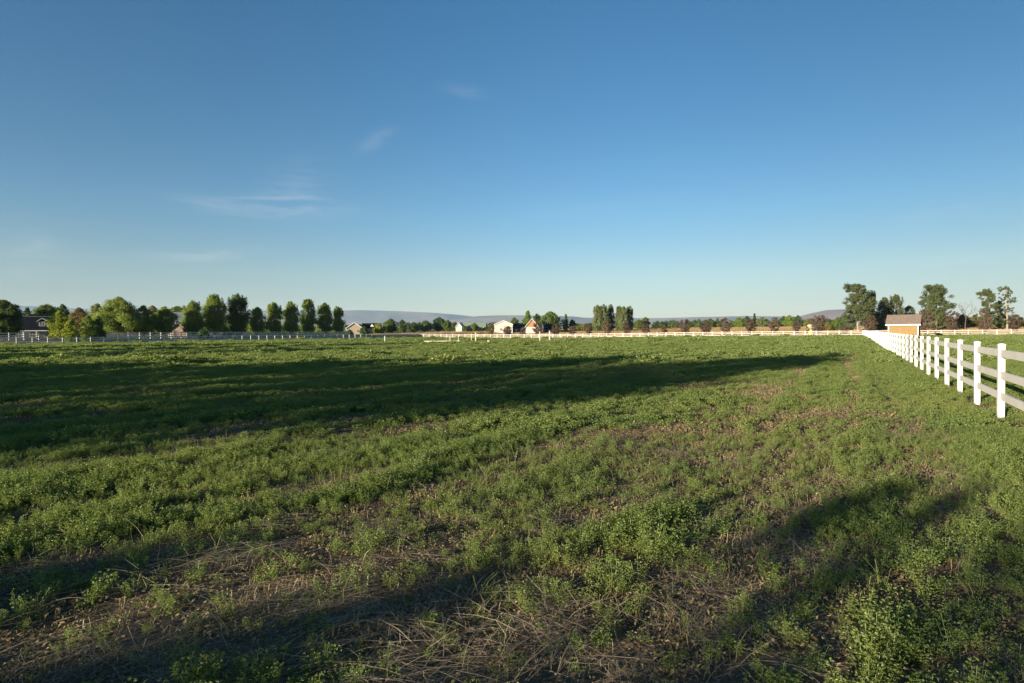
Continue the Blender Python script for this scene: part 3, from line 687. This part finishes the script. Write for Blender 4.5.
def building(name, label, px, Z, face_az, w, d, he, hr, ridge, wall, roof, cat='house', ov=.35, gable=None, gz=None, wins=(), doors=(), trim=True):
    """gabled building, origin at centre of base, front looks along local -Y. ridge 'x' (roof slope to the front) or 'y' (gable to the front)"""
    pos = (X_at(px, Z), Z); o = empty(name, (pos[0], pos[1], g1(pos)), face_az, label=label, cat=cat)
    W = MB(); hw, hd = w / 2, d / 2
    if ridge == 'y':
        gable_front(W, w, d, he, hr, -hd); W.poly([(hw, hd, -.1), (-hw, hd, -.1), (-hw, hd, he), (0, hd, hr), (hw, hd, he)])
        W.poly([(hw, -hd, -.1), (hw, hd, -.1), (hw, hd, he), (hw, -hd, he)]); W.poly([(-hw, hd, -.1), (-hw, -hd, -.1), (-hw, -hd, he), (-hw, hd, he)])
    else:
        W.poly([(-hw, -hd, -.1), (hw, -hd, -.1), (hw, -hd, he), (-hw, -hd, he)]); W.poly([(hw, hd, -.1), (-hw, hd, -.1), (-hw, hd, he), (hw, hd, he)])
        W.poly([(hw, -hd, -.1), (hw, hd, -.1), (hw, hd, he), (hw, 0, hr), (hw, -hd, he)]); W.poly([(-hw, hd, -.1), (-hw, -hd, -.1), (-hw, -hd, he), (-hw, 0, hr), (-hw, hd, he)])
    W.build('wall', wall, o)
    Rb = MB(); th = .12
    if ridge == 'y':
        s = (hr - he) / hw; e = he - s * ov
        slab(Rb, (-hw - ov, -hd - ov, e + th), (0, -hd - ov, hr + th), (0, hd + ov, hr + th), (-hw - ov, hd + ov, e + th), th - .003)
        slab(Rb, (0, -hd - ov, hr + th), (hw + ov, -hd - ov, e + th), (hw + ov, hd + ov, e + th), (0, hd + ov, hr + th), th - .003)
    else:
        s = (hr - he) / hd; e = he - s * ov
        slab(Rb, (-hw - ov, -hd - ov, e + th), (hw + ov, -hd - ov, e + th), (hw + ov, 0, hr + th), (-hw - ov, 0, hr + th), th - .003)
        slab(Rb, (-hw - ov, 0, hr + th), (hw + ov, 0, hr + th), (hw + ov, hd + ov, e + th), (-hw - ov, hd + ov, e + th), th - .003)
    ro = Rb.build('roof', roof, o)
    if trim:
        T = MB(); c = .16
        for sx_ in (-1, 1):
            for sy_ in (-1, 1): T.box((sx_ * (hw - c / 2 + .03), sy_ * (hd - c / 2 + .03), he / 2 - .1), (c, c, he - .05 if ridge == 'x' else he - .05))
        if ridge == 'x':
            for sy_ in (-1, 1): T.box((0, sy_ * (hd + ov + .02), e + .02), (w + 2 * ov, .05, .22))
        T.build('trim', M['trim'], o)
        if ridge == 'y':
            B = MB()
            for sx_ in (-1, 1):
                slab(B, (sx_ * (hw + ov), -hd - ov - .05, e + th + .02), (sx_ * (hw + ov), -hd - ov - .004, e + th + .02), (0, -hd - ov - .004, hr + th + .02), (0, -hd - ov - .05, hr + th + .02), .3)
            B.build('bargeboard', M['trim'], o)
    if gable is not None:   # coloured gable cladding, proud of the wall
        zb = gz; xw = hw * (hr - zb) / (hr - he) - .02 if zb > he else hw - .02
        gpts = [(-xw, -hd - .03, zb), (xw, -hd - .03, zb), (0, -hd - .03, hr - .02)] if zb >= he else [(-hw + .02, -hd - .03, zb), (hw - .02, -hd - .03, zb), (hw - .02, -hd - .03, he), (0, -hd - .03, hr - .02), (-hw + .02, -hd - .03, he)]
        Gm = MB(); bk = [(x_, y_ + .028, z_) for x_, y_, z_ in gpts]; Gm.poly(gpts)
        k = len(gpts)
        for i in range(k): Gm.poly([gpts[i], bk[i], bk[(i + 1) % k], gpts[(i + 1) % k]])
        Gm.build('gable_cladding', gable, o)
    for (x_, z_, ww, hh) in wins: win(o, x_, -hd, z_, ww, hh)
    for (x_, z_, ww, hh) in doors: win(o, x_, -hd, z_, ww, hh, door=True)
    return o
def az_of(px): return -math.atan2(px - 512, F)
# yellow shed
building('yellow_shed', 'yellow wooden shed with brown shingle roof and white corner trim behind the fence', 904.2, 112, az_of(904) - math.radians(5), 4.65, 4.2, 2.66, 4.2, 'x', M['yellow'], M['shingle'], 'shed', ov=.4)
# white gabled barn and its dark annex
building('white_barn', 'white gabled building with one small dark window, left of the orange gabled house', 503.5, 272, 0.02, 8.0, 9, 3.9, 5.5, 'y', M['wwall'], M['greyroof'], 'building', wins=[(-1.1, 1.6, .9, .9)], doors=[(2.4, 1.3, 1.2, 2.4)])
building('annex', 'low dark-roofed annex between the white building and the orange gabled house', 517.5, 278, 0.15, 6.0, 8, 2.3, 4.4, 'x', M['bluewall'], M['darkroof'], 'building', wins=[(-1.2, 1.3, .9, .9)], trim=False)
building('gabled_house', 'white house with an orange-brown gable and steep roof', 532.2, 262, -0.05, 6.2, 9, 2.7, 6.5, 'y', M['wwall'], M['shingle'], 'house', gable=M['orange'], gz=2.95, wins=[(1.2, 1.5, 1.0, 1.1)], ov=.45)
building('dark_roofed_house', 'small dark blue-roofed house right of the orange gabled house', 548, 275, 0.2, 4.6, 6, 2.0, 5.0, 'x', M['bluewall'], M['darkroof'], 'house', wins=[(0, 1.1, .9, .9)], trim=False)
building('white_gable_house', 'narrow white-gabled house beside the dark tree clump', 460.5, 275, -0.1, 2.6, 8, 2.6, 4.4, 'y', M['wwall'], M['greenroof'], 'house', ov=.3)
building('green_roofed_house', 'low house with a pale green roof left of the white building', 474, 285, 0.0, 11, 7, 2.2, 4.2, 'x', M['cream'], M['greenroof'], 'house', wins=[(-3.2, 1.2, 1, 1), (-.2, 1.2, 1, 1), (3.2, 1.2, 1, 1)], trim=False)
tn = building('tan_house', 'tan house with dark roofs right of the upright tree row', 354.5, 270, 0.25, 7, 8, 2.8, 5.2, 'y', M['tan'], M['darkroof'], 'house', wins=[(-1.6, 1.4, 1, 1.1), (1.6, 1.4, 1, 1.1)], ov=.4)
wg = MB(); wg.box((7.5, 1.5, 1.35), (8, 6, 2.9)); wg.build('wing_wall', M['tan'], tn)
rb = MB(); slab(rb, (3.4, -2.0, 2.9), (12, -2.0, 2.9), (12, 1.5, 5.0), (3.4, 1.5, 5.0), .12); slab(rb, (3.4, 1.5, 5.0), (12, 1.5, 5.0), (12, 5, 2.9), (3.4, 5, 2.9), .12); rb.build('wing_roof', M['darkroof'], tn)
dg = MB(); dg.poly([(6.6, -1.2, 3.2), (8.8, -1.2, 3.2), (7.7, -1.2, 4.6)]); dg.poly([(6.5, -1.3, 3.25), (7.7, -1.3, 4.85), (7.7, .8, 4.85), (6.5, -.9, 3.25)]); dg.poly([(7.7, -1.3, 4.85), (8.9, -1.3, 3.25), (8.9, -.9, 3.25), (7.7, .8, 4.85)]); dg.build('dormer', M['trim'], tn)
# peach gabled house among the left trees
pe = building('peach_house', 'small house with a peach gable and grey-blue roof between two row trees', 180, 170, 0.35, 4.6, 7, 2.2, 4.0, 'y', M['peach'], M['shingle'], 'house', wins=[], doors=[(-.6, 1.05, .9, 2.0)], ov=.4)
rb = MB(); slab(rb, (-3.2, 4.4, 4.2), (6.2, 4.4, 4.2), (6.2, 8, 7.4), (-3.2, 8, 7.4), .12); slab(rb, (-3.2, 8, 7.4), (6.2, 8, 7.4), (6.2, 11.6, 4.2), (-3.2, 11.6, 4.2), .12); rb.build('main_roof', M['greyroof'], pe)
wg = MB(); wg.box((1.5, 8, 2), (8.6, 6.6, 4.3)); wg.build('main_wall', M['bluewall'], pe)
# dark house at the left edge
pos = (X_at(28, 150), 150.0); dh = empty('dark_house', (pos[0], pos[1], g1(pos)), az_of(28) * .75, label='dark blue house with hipped roof, small dormer and columned porch at the far left', cat='house')
w_, d_, he, hr = 17, 10, 2.5, 5.5; hw, hd = w_ / 2, d_ / 2
MB().box((0, 0, he / 2 - .05), (w_, d_, he + .1)).build('wall', M['bluewall'], dh)
rb = MB(); ov = .5; A = [(-hw - ov, -hd - ov, he), (hw + ov, -hd - ov, he), (hw + ov, hd + ov, he), (-hw - ov, hd + ov, he)]; r1 = (-hw + 4.0, 0, hr); r2 = (hw - 2.5, 0, hr)
rb.poly([A[0], A[1], r2, r1]); rb.poly([A[1], A[2], r2]); rb.poly([A[2], A[3], r1, r2]); rb.poly([A[3], A[0], r1]); rb.poly([A[3], A[2], A[1], A[0]])
ro = rb.build('roof', M['darkroof'], dh)
MB().tube([(-hw - ov, -hd - ov, he + .06), (-hw + 4.0, 0, hr + .06)], [.12, .12], 4).tube([(-hw + 4.0, 0, hr + .06), (hw - 2.5, 0, hr + .06)], [.06, .06], 4).build('ridge_cap', M['greyroof'], ro)
MB().box((-hw + 3.7, .4, hr + .2), (.8, .8, 1.2)).build('chimney', M['trim'], ro)
dm = MB().box((3.6, -3.3, 3.6), (1.7, 2.2, 1.5)).build('dormer', M['bluewall'], dh)
dr = MB(); slab(dr, (2.5, -4.65, 4.3), (3.6, -4.65, 5.1), (3.6, -.8, 5.1), (2.5, -2.2, 4.3), .1); slab(dr, (3.6, -4.65, 5.1), (4.7, -4.65, 4.3), (4.7, -2.2, 4.3), (3.6, -.8, 5.1), .1); dr.build('dormer_roof', M['trim'], dm)
win(dm, 3.6, -4.4, 3.65, .9, .9)
pr = MB(); slab(pr, (-2.6, -hd - 2.4, 2.2), (hw + .3, -hd - 2.4, 2.2), (hw + .3, -hd - .02, 2.62), (-2.6, -hd - .02, 2.62), .12); pr.build('porch_roof', M['darkroof'], dh)
MB().box((2.95, -hd - 2.35, 1.98), (11, .1, .2)).build('porch_beam', M['trim'], dh)
for k in range(5): MB().box((-2.3 + k * 2.6, -hd - 2.2, .92), (.22, .22, 1.9)).build('column', M['trim'], dh)
for x_ in (-.9, 1.8, 4.6): win(dh, x_, -hd, 1.1, 1.0, 1.2)
# small white hut
building('white_hut', 'small white hut with a yellow side wall behind the far fence', 811, 158, 0.55, 1.5, 1.5, 2.6, 2.85, 'x', M['wwall'], M['trim'], 'hut', ov=.06, trim=False)
hut = [o for o in bpy.data.objects if o.name == 'white_hut'][0]
MB().box((-.765, 0, 1.25), (.02, 1.44, 2.6)).build('side_panel', mat_plain('yellow_panel', (.34, .27, .09), .6), hut)

# ------------------------------------------------------------------ posts and a pole in the field
def fpost(px, bot, top, wd, lab, col='white', foot=True):
    Z = F * 1.68 / (bot + 1.0 - hor(px)); pos = (X_at(px, Z), Z); h = (bot + .6 - top) * Z / F
    o = empty('marker_post', (pos[0], pos[1], g1(pos)), .2, label=lab, cat='post', group='white posts standing in the field')
    MB().box((0, 0, h / 2 - .03), (wd, wd, h + .06)).build('post', M[col], o)
    MB().box((0, 0, h + .015), (wd + .04, wd + .04, .03)).build('cap', M[col], o)
    if foot: MB().box((0, 0, .06), (.75, .1, .1)).box((0, .225, .06), (.1, .35, .1)).box((0, -.225, .06), (.1, .35, .1)).build('foot', M[col], o)
M['offwhite'] = mat_plain('weathered_white', (.74, .66, .42), .5, .3, .1, 2)
fpost(384.7, 341, 334.5, .15, 'thick white post in the field, leftmost of the free-standing posts')
fpost(392.2, 341.2, 338.6, .10, 'short white stake right of the leftmost thick post')
fpost(450, 341, 335, .11, 'thin white post at the middle of the yellow ground pole')
fpost(458.3, 340.4, 334.3, .09, 'slim white post near the right end of the yellow ground pole')
fpost(471.5, 341, 332.5, .08, 'thin yellowish post just left of the tall yellowish post', 'offwhite')
fpost(475.6, 341.3, 331.5, .14, 'tall yellowish-white post left of the white gabled building', 'offwhite')
fpost(539.8, 340.6, 330.5, .11, 'tall thin white post before the orange gabled house')
fpost(549.6, 340.6, 329.8, .14, 'tallest white post, right of the orange gabled house')
pa = ground_px(424, 342.6); pb = ground_px(460, 342.2); pc = (pa + pb) / 2
o = empty('ground_pole', (pc[0], pc[1], g1(pc)), 0, label='long yellowish pole lying low over the grass', cat='pole')
dv = (pb - pa) / 2
MB().tube([(-dv[0], -dv[1], .42), (0, 0, .41), (dv[0], dv[1], .42)], [.07, .07, .07], 8).build('pole', M['offwhite'], o)
for s in (-.8, .8): MB().box((dv[0] * s, dv[1] * s, .17), (.3, .3, .37), 0, .7).build('block', M['offwhite'], o)
for (px, bot, s, lab) in [(488.6, 342, .42, 'white bucket lying in the grass below the white building'), (485.7, 340.3, .3, 'smaller white tub left of the white bucket')]:
    q = ground_px(px, bot); o = empty('bucket', (q[0], q[1], g1(q)), 0, label=lab, cat='bucket')
    MB().tube([(0, 0, 0), (0, 0, s)], [s * .42, s * .55], 14).build('body', M['white'], o)
    MB().tube([(0, 0, s - .03), (0, 0, s + .015)], [s * .58, s * .58], 14).tube([(0, 0, s + .01), (0, 0, s + .012)], [s * .57, .01], 14).build('rim', M['white'], o)

# ------------------------------------------------------------------ field plants (stuff)
PROTO = bpy.data.collections.new('field_plants')      # not linked to the scene: only instanced
def leaflets(rng, base, dirn, up, ln, wd):
    """folded leaflets, two triangles each"""
    n = len(base); side = np.cross(dirn, up); side /= np.linalg.norm(side, axis=1)[:, None] + 1e-9
    nrm = np.cross(side, dirn)
    ln = ln[:, None]; wd = wd[:, None]
    tip = base + dirn * ln - np.array([0, 0, 1]) * ln * .12
    mid = base + dirn * ln * .55
    l = mid + side * wd * .5 + nrm * wd * .22; r = mid - side * wd * .5 + nrm * wd * .22
    v = np.stack([base, l, tip, r], 1).reshape(-1, 3); k = np.arange(n)[:, None] * 4
    f = np.concatenate([k + np.array([[0, 2, 1]]), k + np.array([[0, 3, 2]])])
    return v, f
def unit(a): return a / (np.linalg.norm(a, axis=-1, keepdims=True) + 1e-9)
def alfalfa(seed, stems, nodes, hgt, spread, leaf, per=3, stemw=0.0016, lean=.45):
    rng = np.random.RandomState(seed); B = []; Dn = []; Up = []; SV = []; SF = []; n0 = 0
    for s in range(stems):
        a = rng.uniform(0, 6.28); h = hgt * rng.uniform(.55, 1.1); rr = spread * math.sqrt(rng.rand())
        p0 = np.array([rr * .6 * math.cos(a), rr * .6 * math.sin(a), 0]); ln = rng.uniform(.1, lean)
        p2 = p0 + np.array([math.cos(a) * ln * h, math.sin(a) * ln * h, h]); p1 = (p0 + p2) / 2 + np.array([0, 0, .12 * h])
        ts = np.linspace(0, 1, 4)[:, None]; pts = (1 - ts) ** 2 * p0 + 2 * ts * (1 - ts) * p1 + ts ** 2 * p2
        if stemw:
            wv = np.array([-math.sin(a), math.cos(a), 0]) * stemw
            v = np.concatenate([pts - wv, pts + wv]); SV.append(v)
            SF.append(np.array([[i, i + 1, i + 5, i + 4] for i in range(3)]) + n0); n0 += 8
        for k in range(nodes):
            t = .22 + .8 * (k + rng.uniform(0, .8)) / nodes; t = min(t, 1.0)
            q = (1 - t) ** 2 * p0 + 2 * t * (1 - t) * p1 + t ** 2 * p2
            b = a + k * 2.4 + rng.uniform(-.6, .6); el_ = rng.uniform(.1, .9)
            d = np.array([math.cos(b) * math.cos(el_), math.sin(b) * math.cos(el_), math.sin(el_)])
            q2 = q + d * leaf * rng.uniform(.4, 1.0)
            for j in range(per):
                dj = d + .9 * (j - (per - 1) / 2) * np.array([-math.sin(b), math.cos(b), 0]) + rng.normal(size=3) * .25
                B.append(q2); Dn.append(dj); Up.append(np.array([0, 0, .55]) + rng.normal(size=3) * .65)
    B = np.array(B); n = len(B)
    v, f = leaflets(rng, B, unit(np.array(Dn)), unit(np.array(Up)), leaf * rng.uniform(.65, 1.25, n), leaf * .58 * rng.uniform(.7, 1.2, n))
    if SV:
        sv = np.concatenate(SV); return mesh_np('sprig', np.concatenate([v, sv]), [f, np.concatenate(SF) + len(v)])
    return mesh_np('sprig', v, f)
def blades(seed, n, spread, l0, l1, wd, flat, curve=.25, zoff=.01):
    """thin tapering blades: flat=1 lying straw, flat=0 upright stalks"""
    rng = np.random.RandomState(seed); V_ = []; F_ = []; n0 = 0
    main = rng.uniform(0, 6.28)
    for i in range(n):
        a = main + rng.normal() * (.55 if flat > .5 else 3); l = rng.uniform(l0, l1)
        el_ = abs(rng.normal()) * .13 + .02 if flat > .5 else rng.uniform(.55, 1.5)
        p0 = np.array([rng.uniform(-spread, spread), rng.uniform(-spread, spread), zoff * rng.uniform(0, 4) if flat > .5 else 0])
        d = np.array([math.cos(a) * math.cos(el_), math.sin(a) * math.cos(el_), math.sin(el_)])
        sd = np.array([-math.sin(a), math.cos(a), 0]); cv_ = rng.normal() * curve
        ts = np.linspace(0, 1, 4); w = wd * rng.uniform(.6, 1.3)
        pts = [p0 + d * l * t + sd * cv_ * l * t * t - np.array([0, 0, 1]) * (l * .12 * t * t if flat > .5 else 0) for t in ts]
        pts = [np.array([q[0], q[1], max(q[2], .004)]) for q in pts]
        wv = unit(np.cross(d, np.array([rng.normal() * .5, rng.normal() * .5, 1]))) if flat > .5 else sd
        tp = (1, 1, .8, .25) if flat > .5 else (1, 1, .95, .85)
        v = [q - wv * w * k / 2 for q, k in zip(pts, tp)] + [q + wv * w * k / 2 for q, k in zip(pts, tp)]
        V_ += v; F_ += [[n0 + i_, n0 + i_ + 1, n0 + i_ + 5, n0 + i_ + 4] for i_ in range(3)]; n0 += 8
    return mesh_np('blades', np.array(V_), np.array(F_))
def litter(seed, n, spread, size):
    rng = np.random.RandomState(seed); c = np.stack([rng.uniform(-spread, spread, n), rng.uniform(-spread, spread, n), rng.uniform(.004, .035, n)], 1)
    v, f = leaf_quads(rng, c, unit(rng.normal(size=(n, 3)) * .55 + np.array([0, 0, 1])), size, .5); return mesh_np('litter', v, f)
def scatter(name, protos, mat, P, rot, scl, idx, label, cat):
    """one object: a point per plant, plants instanced by geometry nodes"""
    colx = bpy.data.collections.new(name + '_kinds')
    for i, me in enumerate(protos):
        me.materials.append(mat); colx.objects.link(bpy.data.objects.new('%s_kind_%02d' % (name, i), me))
    me = bpy.data.meshes.new(name); me.vertices.add(len(P)); me.vertices.foreach_set('co', np.asarray(P, np.float32).ravel())
    a = me.attributes.new('rot', 'FLOAT_VECTOR', 'POINT'); a.data.foreach_set('vector', np.asarray(rot, np.float32).ravel())
    a = me.attributes.new('scl', 'FLOAT', 'POINT'); a.data.foreach_set('value', np.asarray(scl, np.float32))
    a = me.attributes.new('idx', 'INT', 'POINT'); a.data.foreach_set('value', np.asarray(idx, np.int32))
    o = put(name, me, mat); tag(o, label, cat, kind='stuff')
    g = bpy.data.node_groups.new(name + '_scatter', 'GeometryNodeTree')
    g.interface.new_socket('Geometry', in_out='INPUT', socket_type='NodeSocketGeometry'); g.interface.new_socket('Geometry', in_out='OUTPUT', socket_type='NodeSocketGeometry')
    gi = g.nodes.new('NodeGroupInput'); go = g.nodes.new('NodeGroupOutput'); iop = g.nodes.new('GeometryNodeInstanceOnPoints')
    ci = g.nodes.new('GeometryNodeCollectionInfo'); ci.inputs['Collection'].default_value = colx; ci.inputs['Separate Children'].default_value = True; ci.inputs['Reset Children'].default_value = True
    def na(nm, ty):
        q = g.nodes.new('GeometryNodeInputNamedAttribute'); q.data_type = ty; q.inputs['Name'].default_value = nm; return q.outputs[0]
    iop.inputs['Pick Instance'].default_value = True
    g.links.new(gi.outputs[0], iop.inputs['Points']); g.links.new(ci.outputs[0], iop.inputs['Instance']); g.links.new(na('idx', 'INT'), iop.inputs['Instance Index'])
    g.links.new(na('rot', 'FLOAT_VECTOR'), iop.inputs['Rotation']); g.links.new(na('scl', 'FLOAT'), iop.inputs['Scale']); g.links.new(iop.outputs[0], go.inputs[0])
    md = o.modifiers.new('scatter', 'NODES'); md.node_group = g
    return o
# brown patches seen in the photograph: (px, py, length m, width m, strength)
PATCH = [(640, 430, 4.2, 1.3, 1.0), (600, 505, 1.9, .38, 1.0), (745, 447, 1.0, .4, .9), (420, 517, 2.2, .30, .9), (330, 566, 2.3, .38, 1.0), (395, 600, 1.6, .5, 1.0), (150, 640, 2.6, .7, 1.0),
         (560, 612, 1.6, .4, .9), (640, 655, 1.3, .35, .9), (720, 545, 1.4, .38, .9), (690, 585, 1.6, .45, .8), (35, 560, 1.2, .35, .9), (290, 486, 2.6, .28, .9), (130, 492, 2.2, .22, .8), (830, 625, .5, .2, .7),
         (500, 470, 2.0, .45, .8), (590, 560, 1.0, .2, .9), (560, 475, 1.6, .4, .8), (230, 600, 1.6, .35, .9), (480, 640, 1.4, .45, 1.0), (60, 610, 1.5, .4, .6), (360, 470, 2.5, .3, .7), (770, 430, 1.2, .3, .7), (250, 440, 6, .6, .5), (820, 640, .6, .2, .7), (950, 560, .5, .2, .5)]
def brown(x, y):
    b = np.zeros_like(x)
    for (px, py, l, w, s) in PATCH:
        c = ground_px(px, py); a = math.radians(52); ca, sa = math.cos(a), math.sin(a)
        dx = x - c[0]; dy = y - c[1]; al = (dx * sa + dy * ca) / (l * .5); ac = (dx * ca - dy * sa) / (w * .5 + .05)
        b = np.maximum(b, .86 * s * np.exp(-(al * al + ac * ac) ** 1.5 * .6))
    rc = R_[0] * x + R_[1] * y; dc = D_[0] * x + D_[1] * y
    n1 = fbm(rc / 2.2 + 40, dc / .75 + 40, 3); n2 = fbm(rc / 9 + 90, dc / 3.5 + 90, 9)
    near = 1 - sstep((y - 12) / 30)
    side = sstep((-1.5 - dc) / 4)                     # the strip by the right fence is lush
    b = np.maximum(b, np.clip((n1 - .635) / .12, 0, 1) * (.12 + .55 * side) * (.35 + .65 * near))
    b = np.maximum(b, np.clip((n2 - .62) / .1, 0, 1) * .5)
    wob = .25 * (vnoise(rc / 6 + 50, dc * 0 + 3, 5) - .5)
    for off in (-.55 + .0, 1.15, -7.3, -9.0): # wheel tracks
        b = np.maximum(b, .72 * np.exp(-((dc - off + wob - (-1.2)) / .21) ** 2) * sstep((rc - 7) / 5))
    e = (vnoise(x * 5 + 60, y * 5 + 60, 30) - .5) * .5
    return np.clip(b + e * b * 1.2, 0, 1)
rng = np.random.RandomState(2024)
def zone(z0, z1, dens, mx=.9, mg=2.5):
    A = mx * (z1 ** 2 - z0 ** 2) + 2 * mg * (z1 - z0); n = int(A * dens)
    z = np.sqrt(rng.uniform(z0 ** 2, z1 ** 2, n)); hw_ = mx * z + mg; return rng.uniform(-1, 1, n) * hw_, z
allP = []; allR = []; allS = []; allI = []
protos = []
kinds = {'A': [alfalfa(100 + i, 11 + i % 3 * 2, 8, .12 + .02 * (i % 4), .085, .015 + .002 * (i % 3), 3, .0012, .55) for i in range(8)],
         'B': [alfalfa(200 + i, 14, 5, .135, .15, .030, 3, .002) for i in range(5)],
         'C': [alfalfa(300 + i, 26, 4, .135, .32, .066, 2, 0) for i in range(5)],
         'D': [alfalfa(400 + i, 76, 3, .15, .85, .13, 2, 0) for i in range(5)],
         'S': [alfalfa(500 + i, 5, 5, .09, .07, .017, 3, .001, .9) for i in range(4)]}
start = {}
for k in 'ABCDS': start[k] = len(protos); protos += kinds[k]
FDC = 2.4
for (k, z0, z1, dens) in [('A', .6, 9.5, 98), ('S', .6, 9.5, 42), ('B', 9.5, 28, 42), ('C', 28, 78, 9.0), ('D', 78, 216, 1.6)]:
    x, y = zone(z0, z1, dens)
    rc = R_[0] * x + R_[1] * y; dc = D_[0] * x + D_[1] * y
    b = brown(x, y)
    pr = (1 - b) ** 1.6 if k != 'S' else np.clip(1.0 - .55 * b, 0, 1)
    big = fbm(rc / 1.6 + 7, dc / .9 + 7, 21); 
    if k != 'S': pr = pr * np.clip(.94 + (big - .42) * 2.0, .4, 1)
    pr = np.where((y > 5) & (y < 30), pr * 1.05 + .05, pr); keep = (rng.rand(len(x)) < pr) & (rc < 162.6) & (dc > -131)
    dfr = np.abs(dc - FDC); keep &= ~((dfr < .09) & (k in 'AB'))
    x, y, b, big, rc, dc = x[keep], y[keep], b[keep], big[keep], rc[keep], dc[keep]
    n = len(x)
    s = (.70 + .40 * np.clip((big - .3) / .4, 0, 1)) * rng.uniform(.65, 1.25, n) * (1 + .14 * np.sin(dc * 6.283 / 1.52 + 2.5 * vnoise(rc / 5 + 9, dc / 2 + 9, 44))) * (1 - .35 * b)
    s *= .85 + .3 * fbm(x / 8 + 3, y / 8 + 3, 40)
    if k == 'A': s *= .88
    if k in 'CD': s *= np.where(rng.rand(n) < .045, rng.uniform(1.3, 2.0, n), 1)
    allP.append(np.stack([x, y, gh(x, y) - .004], 1)); allR.append(np.stack([rng.normal(0, .1, n), rng.normal(0, .1, n), rng.uniform(0, 6.28, n)], 1))
    allS.append(s); allI.append(start[k] + rng.randint(0, len(kinds[k]), n))
scatter('alfalfa', protos, M['alf'], np.concatenate(allP), np.concatenate(allR), np.concatenate(allS), np.concatenate(allI), 'green leafy alfalfa covering the field', 'alfalfa')
# stubble: cut stalks in the thin places
x, y = zone(.6, 40, 34); b = brown(x, y); keep = rng.rand(len(x)) < np.clip(b * 1.3 + .04, 0, 1) * np.where(y > 14, .6, 1); x, y = x[keep], y[keep]; n = len(x)
sp = [blades(600 + i, 26, .13, .02, .085, .0026, 0, .12) for i in range(5)]
scatter('stubble', sp, M['stub'], np.stack([x, y, gh(x, y)], 1), np.stack([rng.normal(0, .08, n), rng.normal(0, .08, n), rng.uniform(0, 6.28, n)], 1), rng.uniform(.6, 1.25, n) * np.where(y > 12, 1.5, 1), rng.randint(0, 5, n), 'short cut brown stalks in the bare patches', 'stubble')
x, y = zone(.6, 32, 38); b = brown(x, y); keep = rng.rand(len(x)) < np.clip(b * 1.2 + .06, 0, 1) * np.where(y > 12, .6, 1); x, y = x[keep], y[keep]; n = len(x)
sp = [litter(650 + i, 60, .16, .026) for i in range(4)]
scatter('dead_leaves', sp, M['dead'], np.stack([x, y, gh(x, y)], 1), np.stack([n * [0], n * [0], rng.uniform(0, 6.28, n)], 1), rng.uniform(.7, 1.4, n) * np.where(y > 10, 1.6, 1), rng.randint(0, 4, n), 'brown dead leaves littering the soil between plants', 'dead leaves')
x, y = zone(.6, 26, 26); b = brown(x, y); gn = fbm(x / 1.3 + 31, y / 1.3 + 31, 50)
keep = rng.rand(len(x)) < np.clip((gn - .44) * 3.2, .05, 1) * (.9 - .5 * b) * np.where(y > 10, .6, 1); x, y = x[keep], y[keep]; n = len(x)
sp = [blades(750 + i, 9, .05, .07, .20, .0032, 0, .45) for i in range(5)]
M['grass'] = mat_leaf('grass_blade', [(0.085, 0.105, 0.030), (0.15, 0.165, 0.050), (0.25, 0.235, 0.11)], .3, pscale=.6)
scatter('grass', sp, M['grass'], np.stack([x, y, gh(x, y)], 1), np.stack([rng.normal(0, .2, n), rng.normal(0, .2, n), rng.uniform(0, 6.28, n)], 1), rng.uniform(.6, 1.2, n), rng.randint(0, 5, n), 'thin green grass blades mixed among the alfalfa', 'grass')
# straw: long pale blades lying about the foreground
x, y = zone(.6, 14, 30); b = brown(x, y)
near = np.clip((6.5 - y) / 3.0, 0, 1) * np.clip((3.2 - x) / 2.5, 0.15, 1)
keep = rng.rand(len(x)) < np.clip(b * (.25 + .6 * near), 0, 1) + .04 + .16 * near; x, y, near = x[keep], y[keep], near[keep]; n = len(x)
sp = [blades(700 + i, 30, .20, .10, .40, .0024, 1, .28, .02) for i in range(6)]
dirz = rng.normal(-.2, .5, n)
scatter('straw', sp, M['straw'], np.stack([x, y, gh(x, y) + .008], 1), np.stack([rng.normal(0, .06, n), rng.normal(0, .06, n), dirz], 1), rng.uniform(.6, 1.2, n), rng.randint(0, 6, n), 'pale dry straw lying matted in the foreground', 'straw')
# tall dry grass beyond the far fence
nG = 26000; rr = rng.uniform(174, 330, nG); dd = rng.uniform(-165, 120, nG); P = rr[:, None] * R_ + dd[:, None] * D_
sp = [blades(800 + i, 60, .8, .3, .62, .05, 0, .25) for i in range(4)]
keep = fbm(P[:, 0] / 14, P[:, 1] / 14, 33) > .36; P = P[keep]; n = len(P)
scatter('dry_grass', sp, M['gold'], np.stack([P[:, 0], P[:, 1], gh(P[:, 0], P[:, 1])], 1), np.stack([n * [0], n * [0], rng.uniform(0, 6.28, n)], 1), rng.uniform(.6, 1.2, n), rng.randint(0, 4, n), 'golden dry grass beyond the far fence', 'dry grass')

# ------------------------------------------------------------------ haze
hz = MB(); x0, x1, y0, y1, z0, z1 = -11900, 11900, -2900, 11900, -2.5, 420
hz.box(((x0 + x1) / 2, (y0 + y1) / 2, (z0 + z1) / 2), (x1 - x0, y1 - y0, z1 - z0))
m = bpy.data.materials.new('haze'); t, N, L = nt(m); N.remove(pbsdf(m))
pv = N.new('ShaderNodeVolumePrincipled'); pv.inputs['Color'].default_value = (.52, .75, 1, 1); pv.inputs['Density'].default_value = 5e-5; pv.inputs['Anisotropy'].default_value = 0.0
L.new(pv.outputs[0], N['Material Output'].inputs['Volume'])
HAZE = True
if HAZE: tag(hz.build('haze', m), 'thin pale haze over the valley', 'haze', kind='stuff')
